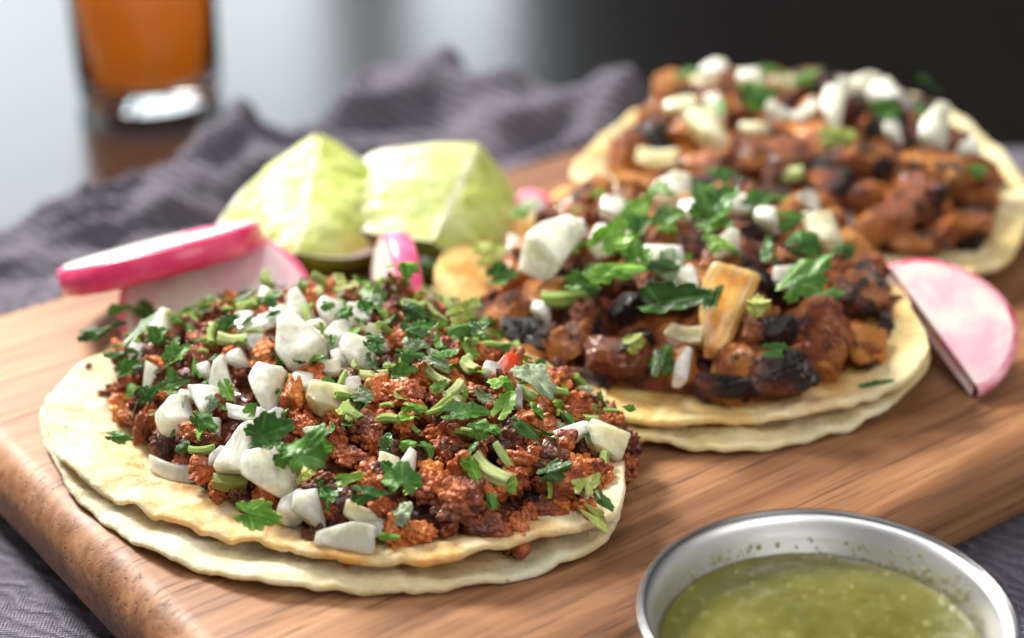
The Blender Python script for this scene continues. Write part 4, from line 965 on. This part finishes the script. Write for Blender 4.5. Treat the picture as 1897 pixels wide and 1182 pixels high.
# ---- middle taco
gP2 = 'glazed pork chunks on the middle taco'
def pork_fn(H, lb, gp):
    def fn(x, y, f, r_):
        s = r_.choice((.0056, .0066, .0078, .0092)); d_ = .75 if near_piece(x, y, .9) else 0; L = r_.choice((PK, PK, PK, PKC, PKO)) if f < .8 else r_.choice((PK, PKO, PKC))
        put_free(r_.choice(L), 'pork_chunk', x, y, float(H.z(x, y))-s*(.35+d_), s, r_, near_label(H, x, y, ('small' if s < .0065 else 'larger')+' pork chunk', lb), 'meat', gp)
    return fn
T2M = [
 (1075, 388, 136, 62, 34, 'PK', 'long charred red pork strip at the rear left of the middle taco'), (1180, 350, 70, 54, 0, 'PKO', 'orange pork bit behind the left onions'), (1290, 355, 80, 50, 0, 'PK', 'pork piece on the rear crest of the middle taco'),
 (1432, 365, 66, 40, 0, 'PK', 'rearmost shiny pork piece by the yellow rim'), (1590, 475, 96, 60, -40, 'PKO', 'orange edged pork slice on the right shoulder of the middle taco'), (1600, 545, 74, 92, 0, 'PK', 'shiny pork knob right of the large right leaf'),
 (1655, 595, 60, 100, 10, 'PKC', 'blackened pork knob at the right end of the middle taco'), (1598, 640, 70, 92, 0, 'PKO', 'glossy orange red pork piece at the right end'), (1500, 620, 116, 130, 30, 'PK', 'large pinkish pork chunk below the large right leaf'),
 (1425, 615, 96, 56, 0, 'PKC', 'charred black topped pork chunk beside the pineapple'), (1450, 695, 120, 92, 20, 'PKC', 'big burnt pork chunk hanging at the front of the middle taco'), (1340, 715, 90, 56, 0, 'PKC', 'black pork scrap under the pineapple'),
 (1145, 668, 110, 84, 0, 'PKC', 'dark glossy pork chunk at the front left of the middle taco'), (1060, 640, 96, 66, 30, 'PK', 'brown pork chunk behind the cut stem'), (950, 580, 60, 90, 0, 'PKO', 'orange blackened pork piece at the left end of the middle taco'),
 (905, 590, 60, 72, 0, 'PK', 'brown pork knob at the far left end'), (1000, 670, 100, 56, -10, 'PK', 'pork chunk above the left front rim'), (1085, 702, 100, 46, -8, 'PK', 'reddish pork piece lying low on the left front rim'),
 (1235, 560, 84, 60, 0, 'PK', 'brown pork block under the white slab onion'), (1300, 450, 76, 64, 0, 'PK', 'pork chunk among the middle leaves'), (975, 620, 84, 60, 0, 'PKC', 'burnt pork chunk above the orange one')]
LL = {'PK': PK, 'PKC': PKC, 'PKO': PKO}
for i, (px, py, w, h, ro, L, lb) in enumerate(T2M): meat(H2, LL[L], 'pork_chunk', px, py, w*1.22, h*1.2, ro, lb, gP2, .85, .3, v=i)
T2O = [(1022, 508, 118, 122, -30, 'w', 'largest wet onion chunk at the left of the middle taco', 'dice'), (1064, 452, 86, 56, 10, 'w', 'white onion dice behind the largest chunk', 'dice'), (1135, 415, 66, 60, 0, 'w', 'blurred onion dice left of the rear leaf', 'dice'),
 (1232, 376, 104, 64, 0, 'w', 'rear onion cluster piece on the crest of the middle taco', 'dice'), (1215, 497, 138, 66, 4, 'w', 'wide white onion slab in the middle of the middle taco', 'dice'), (1371, 400, 78, 48, 0, 'w', 'onion dice at the rear centre of the middle taco', 'dice'),
 (1465, 402, 90, 54, 10, 'w', 'bright onion dice at the rear right of the middle taco', 'dice'), (1520, 458, 70, 120, 12, 'y', 'tall cream onion slice at the right of the middle taco', 'dice'), (1457, 532, 66, 58, 0, 'w', 'dull onion bit left of the large right leaf', 'dice'),
 (1257, 682, 40, 76, -10, 'w', 'onion piece hanging left of the pineapple foot', 'dice'), (958, 482, 46, 56, 0, 'w', 'small onion bit left of the largest wet chunk', 'wedge'), (1272, 628, 100, 40, -10, 'y', 'torn beige onion layer under the dark middle leaf', 'sliver'), (793, 490, 44, 40, 0, 'w', 'blurred onion bit at the far left of the middle taco', 'dice')]
cover(H2, [o for o in T2O]); cover(H2, [(1335, 585, 84, 150)])
scatter(H2, 62, pork_fn(H2, 'on the middle taco', gP2), 31, .93, .0090)
for i, (px, py, w, h, ro, mk, lb, kd) in enumerate(T2O): onion(H2, px, py, w*.92, h*.92, ro, lb, kd, mk, .7, 1.9, v=i)
onion(H2, 1335, 590, 104, 205, -24, 'tall charred orange pineapple slice leaning in the middle taco', 'dice', 'p', .35, 1.6, face=.75)
onion(H2, 1608, 458, 90, 50, -38, 'yellow pineapple sliver at the right shoulder of the middle taco', 'sliver', 'p', .5, .3)
T2OX = [(1110, 470, 60, 50, 20, 'onion bit behind the large bright leaf', 'dice'), (1165, 455, 56, 46, -20, 'onion bit left of the wide white slab', 'dice'), (1290, 420, 60, 50, 10, 'onion bit under the dark crest leaves', 'dice'), (1330, 470, 60, 50, 0, 'onion bit above the pineapple tip', 'dice'),
 (1420, 430, 60, 50, 0, 'onion bit between the two rear leaves', 'dice'), (1265, 545, 56, 46, 0, 'onion bit below the wide white slab', 'dice'), (1560, 430, 54, 60, 20, 'onion bit behind the tall cream slice', 'dice'), (1000, 590, 50, 40, 0, 'onion bit below the largest wet chunk', 'dice')]
for i, (px, py, w, h, ro, lb, kd) in enumerate(T2OX): onion(H2, px, py, w, h, ro, lb, kd, 'w', .75, 2.1, v=i)
T2L = [(1270, 455, 70, 50, 20, 'm', 'leaf', 'leaf above the wide white slab'), (1310, 520, 60, 50, -30, 'b', 'leaf', 'bright leaf left of the pineapple tip'), (1410, 400, 60, 44, 30, 'm', 'leaf', 'leaf between the rear centre onions'), (1220, 540, 70, 40, 0, 'd', 'leaf', 'dark leaf under the wide white slab'),
 (1160, 540, 70, 60, 100, 'b', 'leaf', 'second bright leaf below the large bright one'), (1080, 555, 50, 40, 0, 'm', 'leaf', 'leaf beside the cut stem of the middle taco'), (1460, 490, 70, 50, 40, 'd', 'leaf', 'dark leaf above the dull onion bit'), (940, 540, 60, 46, 10, 'm', 'leaf', 'leaf left of the largest wet chunk'), (1540, 590, 60, 40, 20, 'd', 'leaf', 'dark leaf at the foot of the ragged leaf'), (1340, 440, 66, 50, 0, 'b', 'leaf', 'bright leaf on the centre crest'),
 (1120, 500, 84, 96, 60, 'b', 'leaf', 'large bright leaf between the two big onions of the middle taco'), (1172, 415, 90, 40, 45, 'b', 'blade', 'bright rising leaf blade behind the white slab'), (1150, 592, 112, 66, -6, 'b', 'lobe', 'curled bright leaf before the middle taco'),
 (885, 530, 68, 62, 30, 'y', 'leaf', 'pale drooping leaf at the left end of the middle taco'), (997, 442, 56, 36, 0, 'b', 'leaf', 'green leaf behind the largest wet onion'), (930, 482, 54, 30, 60, 'b', 'lobe', 'bright leaf at the rear left edge of the middle taco'),
 (1055, 484, 44, 28, -60, 'y', 'lobe', 'yellow green leaf tip on the largest wet onion'), (1320, 400, 74, 50, 10, 'd', 'leaf', 'dark leaf cluster on the rear crest of the middle taco'), (1375, 450, 96, 86, 40, 'm', 'leaf', 'large folded leaf at the centre crest'),
 (1448, 452, 66, 50, 0, 'd', 'lobe', 'dark leaf right of the folded centre leaf'), (1487, 492, 72, 36, 75, 'm', 'lobe', 'narrow green leaf beside the tall cream onion'), (1402, 495, 62, 34, 80, 'd', 'lobe', 'leaf hanging down beside the pineapple tip'),
 (1268, 595, 126, 62, 0, 'd', 'lobe', 'dark wet leaf draped across the pineapple base'), (1342, 612, 76, 46, 70, 'd', 'leaf', 'dark leaf pressed on the pineapple slice'), (1505, 552, 118, 70, 36, 'm', 'leaf', 'large ragged leaf at the right of the middle taco'),
 (1540, 520, 60, 40, 50, 'd', 'leaf', 'upturned dark leaf tip behind the ragged leaf'), (1405, 598, 44, 44, 0, 'y', 'leaf', 'yellow curl of herb by the charred pork'), (1620, 718, 78, 20, 12, 'd', 'blade', 'dark leaf sliver lying on the bare middle tortilla'),
 (1602, 696, 32, 14, 12, 'd', 'blade', 'smallest leaf sliver on the bare middle tortilla'), (1225, 695, 94, 52, 80, 'd', 'leaf', 'dark hanging leaf at the front of the middle taco'), (1180, 655, 38, 38, 30, 'y', 'lobe', 'light green scrap above the hanging leaf'),
 (800, 520, 70, 34, 0, 'o' if 0 else 'd', 'lobe', 'blurred olive leaf at the far left of the middle taco'), (1250, 520, 40, 70, 0, 'p', 'blade', 'pale thread of leaf hanging from the white slab'), (1200, 440, 60, 44, 30, 'm', 'leaf', 'green leaf below the rear onion cluster'), (1240, 425, 60, 44, -30, 'm', 'leaf', 'chopped leaf left of the centre crest'),
 (1420, 660, 60, 30, 0, 'd', 'blade', 'dark leaf strip on the burnt front chunk')]
for px, py, w, h, ro, mk, kd, lb in T2L: leaf(H2, px, py, w*1.05, h*1.05, ro, lb, mk, kd, lift=4.5 if py < 690 else 2)
stem(H2, 1053, 572, 98, 30, 12, 'cut cilantro stem in front of the largest wet onion', 'g', 1.8); stem(H2, 1130, 516, 60, 20, -10, 'pale stem crossing the large bright leaf', 'l', 3.2); stem(H2, 1280, 385, 44, 24, 40, 'small stem on the rear crest of the middle taco', 'l', 1.5)
def shred2(x, y, f, r_):
    s = r_.uniform(.0014, .003); me = r_.choice(LF[r_.choice('dmb'), 'lobe']); o = link('cilantro_shred', me)
    o.matrix_world = Matrix.Translation((x, y, float(H2.z(x, y))+.0045)) @ orient(H2.normal(x, y), r_.uniform(0, 360)).to_4x4() @ Matrix.Diagonal((s, s*.7, s, 1))
    tag(o, near_label(H2, x, y, 'tiny cilantro shred', 'on the middle taco'), 'herb shred', 'tiny chopped cilantro shreds on the middle taco')
scatter(H2, 30, shred2, 37, .75, .009)

# ---- back taco
gP3 = 'glazed pork chunks on the back right taco'
T3M = [(1246, 165, 62, 60, 0, 'PKO', 'orange pork bit crowning the left of the back taco'), (1195, 270, 96, 76, 0, 'PKC', 'charred grey black patch at the left of the back taco'), (1385, 300, 90, 60, 0, 'PKO', 'orange brown pork below the cream onion'),
 (1535, 350, 90, 70, 0, 'PKC', 'black pork chunk in the shade of the back taco'), (1450, 290, 76, 60, 0, 'PK', 'brown pork chunk in the middle of the back taco'), (1610, 300, 90, 60, 0, 'PK', 'shiny pork chunk under the leaning onions'),
 (1640, 415, 104, 66, 20, 'PKO', 'shiny orange pork piece before the radish slice'), (1700, 372, 80, 76, -30, 'PK', 'pinkish pork piece at the right of the back taco'), (1725, 405, 90, 44, -20, 'PKC', 'burnt underside of pork at the right of the back taco'),
 (1790, 420, 84, 70, 0, 'PK', 'pork chunk at the far right rim of the back taco'), (1495, 150, 60, 40, 0, 'PK', 'small pork bit on the top crest of the back taco'), (1810, 320, 80, 60, 0, 'PK', 'pork chunk at the right edge of the picture'), (1700, 450, 90, 40, 0, 'PK', 'low pork piece above the radish slice')]
for i, (px, py, w, h, ro, L, lb) in enumerate(T3M): meat(H3, LL[L], 'pork_chunk', px, py, w*1.22, h*1.2, ro, lb, gP3, .85, .3, v=i)
T3O = [(1316, 162, 74, 48, 0, 'w', 'white onion at the left crest of the back taco', 'dice'), (1398, 168, 82, 50, 0, 'w', 'second white onion on the crest of the back taco', 'dice'), (1460, 172, 60, 44, 0, 'y', 'yellowish onion on the crest near the pork bit', 'dice'),
 (1590, 172, 86, 46, -10, 'w', 'onion on the right crest of the back taco', 'dice'), (1262, 215, 82, 40, 4, 'y', 'cream onion ring piece at the left of the back taco', 'dice'), (1306, 270, 74, 120, 12, 'y', 'large cream onion slab hanging at the left of the back taco', 'dice'),
 (1232, 305, 120, 38, -12, 'y', 'beige onion strip low at the left of the back taco', 'sliver'), (1392, 250, 72, 32, 0, 'y', 'short cream onion strip in the middle of the back taco', 'dice'), (1432, 218, 96, 36, -50, 'w', 'onion sliver slanting down to the right', 'sliver'),
 (1488, 232, 104, 38, 44, 'w', 'onion sliver slanting up to the right', 'sliver'), (1548, 220, 60, 110, -16, 'w', 'tall white onion slice in the middle of the back taco', 'dice'), (1630, 200, 70, 60, 30, 'w', 'pale onion slice right of the tall one', 'dice'),
 (1720, 262, 74, 104, -10, 'w', 'big white onion piece at the right of the back taco', 'dice'), (1655, 262, 44, 54, 0, 'w', 'small onion bit left of the big right piece', 'dice'), (1330, 215, 40, 70, 10, 'w', 'onion strip joining the left onions of the back taco', 'dice'), (1780, 290, 60, 40, 0, 'w', 'onion bit near the right edge of the back taco', 'dice'), (1560, 180, 50, 40, 0, 'w', 'onion bit behind the slanting slivers', 'dice')]
cover(H3, T3O)
scatter(H3, 56, pork_fn(H3, 'on the back taco', gP3), 41, .95, .0092)
for i, (px, py, w, h, ro, mk, lb, kd) in enumerate(T3O): onion(H3, px, py, w*.95, h*.95, ro, lb, kd, mk, .7, 1.9, v=i)
T3L = [(1290, 185, 66, 34, 0, 'm', 'leaf', 'green leaf under the left crest onion of the back taco'), (1372, 205, 76, 60, 0, 'm', 'leaf', 'green leaf between the onions of the back taco'), (1505, 172, 60, 36, 20, 'm', 'leaf', 'bright leaf on the top crest of the back taco'),
 (1430, 180, 54, 34, 0, 'm', 'lobe', 'leaf left of the bright crest leaf'), (1602, 235, 60, 44, 0, 'd', 'leaf', 'dark leaf right of the tall white onion'), (1700, 190, 50, 26, 0, 'm', 'lobe', 'leaf on the rear right rim of the back taco'),
 (1790, 346, 40, 36, 0, 'm', 'leaf', 'small green leaf at the far right'), (1556, 272, 76, 44, 0, 'y', 'lobe', 'olive leaf under the tall white onion'), (1340, 240, 40, 60, 80, 'm', 'lobe', 'leaf on the cream slab onion'), (1650, 225, 50, 40, 0, 'm', 'leaf', 'green leaf behind the big right onion'), (1690, 240, 40, 60, 0, 'd', 'lobe', 'dark leaf beside the big right onion')]
for px, py, w, h, ro, mk, kd, lb in T3L: leaf(H3, px, py, w, h, ro, lb, mk, kd, lift=4)
stem(H3, 1460, 336, 62, 26, -6, 'olive stem bit in the dark of the back taco', 'l', 1.5)

# ================================================================ LIMES
def lime(front, rear, R, half, rollv, label, m_l, m_r, e1=2.0, e2=.62, sd=0):
    """wedge whose core edge runs from front to rear; it lies on its rind"""
    front, rear = Vector(front), Vector(rear); L = (rear-front).length; c = (front+rear)/2
    yv = (rear-front).normalized(); down = Vector((math.sin(math.radians(rollv)), 0, -math.cos(math.radians(rollv)))); down = (down-yv*down.dot(yv)).normalized(); xv = yv.cross(-down)
    root = empty('lime_wedge', c, label, 'lime', 'lime wedges on the board')
    Mx = Matrix((xv, yv, -down)).transposed()
    root.rotation_euler = Mx.to_euler()
    ns, na, nr = 60, 50, 40
    def rad(s): return R*max(0, 1-abs(s)**e1)**e2*(1+.05*math.sin(s*4.1+sd)+.02*math.sin(s*13+sd))
    def pt(s, a, f): r = rad(s)*f; return (r*math.sin(a), s*L/2*(1+.06*f), -r*math.cos(a))
    ha = math.radians(half)
    V = [pt(2*j/(ns-1)-1, -ha+2*ha*i/(na-1), 1) for j in range(ns) for i in range(na)]
    mesh_obj('rind', V, grid_faces(na, ns), M_RIND, root)
    # pith: thin inner shell rim along the cut
    for sgn, mt in ((-1, m_l), (1, m_r)):
        V, ra, al = [], [], []
        for j in range(ns):
            s = 2*j/(ns-1)-1
            for i in range(nr):
                f = i/(nr-1)
                p = np.array(pt(s, sgn*ha, f*.999)); 
                bul = .0042*math.sin(math.pi*min(1, f*1.05))*(1-s*s) if f < .95 else 0
                nn = np.array((sgn*math.cos(ha), 0, math.sin(ha)))
                p = p+nn*(bul+.0006*math.sin(s*23+f*5)*f*(f < .9)); V.append(p); ra.append(f); al.append(s)
        V = np.array(V); d = fbm(V*420, 7, 3)+1.6*fbm(V*110+sd, 17+sd, 3); nn = np.array((sgn*math.cos(ha), 0, math.sin(ha))); ra = np.array(ra)
        V += (d*.0005*(ra < .93)*(ra > .03))[:, None]*nn
        fc = grid_faces(nr, ns); fc = fc if sgn < 0 else [f[::-1] for f in fc]
        mesh_obj('cut_face', V, fc, mt, root, attr={'radial': ra, 'along': al})
    return root
lime(P(552, 462, .0145), P(587, 256, .0315), .0295, 62, 3, 'front lime wedge with its pale left face lit beside the radish slice', M_PULPL, M_PULP, 2.0, .62, 1)
lime(P(805, 442, .017), P(884, 272, .0285), .0335, 60, -24, 'rear lime wedge lying wide and low right of the front one', M_PULPL, M_PULP, 3.5, .5, 4)

# ================================================================ RADISHES
def radish(loc, n, roll, R, th, label, flesh, skin, a0=0, a1=360):
    """a slice: two flat flesh faces and a skin band; a0..a1 is the arc kept, closed by a straight cut"""
    root = empty('radish_slice', loc, label, 'radish', 'radish slices around the tacos'); root.rotation_euler = orient(n, roll).to_euler()
    full = a1-a0 >= 360; na = 120; A = [math.radians(a0+(a1-a0)*i/(na if full else na-1)) for i in range(na)]
    rr = [R*(1+.025*math.sin(2*a+1)+.012*math.sin(5*a)) for a in A]
    b = .0007
    prof = [(1-.0016/R, th/2-.0), (1-.0005/R, th/2-.0003), (1, th/2-b), (1.012, 0), (1, -th/2+b), (1-.0005/R, -th/2+.0003), (1-.0016/R, -th/2)]
    V = [(rr[i]*f*math.cos(A[i]), rr[i]*f*math.sin(A[i]), z) for f, z in prof for i in range(na)]
    mesh_obj('skin', V, [f[::-1] for f in grid_faces(na, len(prof), full)], skin, root)
    nr = 26; V = []; fc = []
    for sgn in (1, -1):
        st = len(V)
        for j in range(nr):
            f = (1-.0016/R)*j/(nr-1)
            for i in range(na):
                V.append((rr[i]*f*math.cos(A[i])+1e-7*i, rr[i]*f*math.sin(A[i]), sgn*(th/2+.0004*math.cos(f*1.5))-.0004*sgn*math.cos(1.5*(1-.0016/R))))
        q = grid_faces(na, nr, full); fc += [tuple(x+st for x in (f if sgn > 0 else f[::-1])) for f in q]
    if not full:
        for i in (0, na-1):
            for j in range(nr-1):
                a, b_ = j*na+i, (j+1)*na+i; fc.append((a, b_, b_+na*nr, a+na*nr) if i else (b_, a, a+na*nr, b_+na*nr))
    mesh_obj('flesh', V, fc, flesh, root)
    return root
def nrm(az, el): a, e = math.radians(az), math.radians(el); return Vector((math.cos(e)*math.cos(a), math.cos(e)*math.sin(a), math.sin(e)))
radish(P(298, 478, .0175), nrm(126, 67), 0, .0250, .0072, 'thick radish slice tilted back with white top and bright pink side at the left', M_RW, M_RS)
radish(P(402, 580, .0065), nrm(-80, 52), 0, .0235, .0060, 'blurred pinkish radish slice lying under the thick tilted slice', M_RWP, M_RSB)
radish(P(736, 568, .006), nrm(194, 4), 0, .0190, .0066, 'radish slice standing on edge between the lime and the front taco', M_RW, M_RSB)
radish(P(1722, 612, .0105), nrm(-84, 62), -4, .0205, .0046, 'large pale radish slice leaning on the right end of the middle taco', M_RWP, M_RSP, -60, 120)
radish(P(985, 392, .012), nrm(-100, 30), 0, .0060, .0040, 'small blurred radish end behind the middle taco', M_RW, M_RSB)
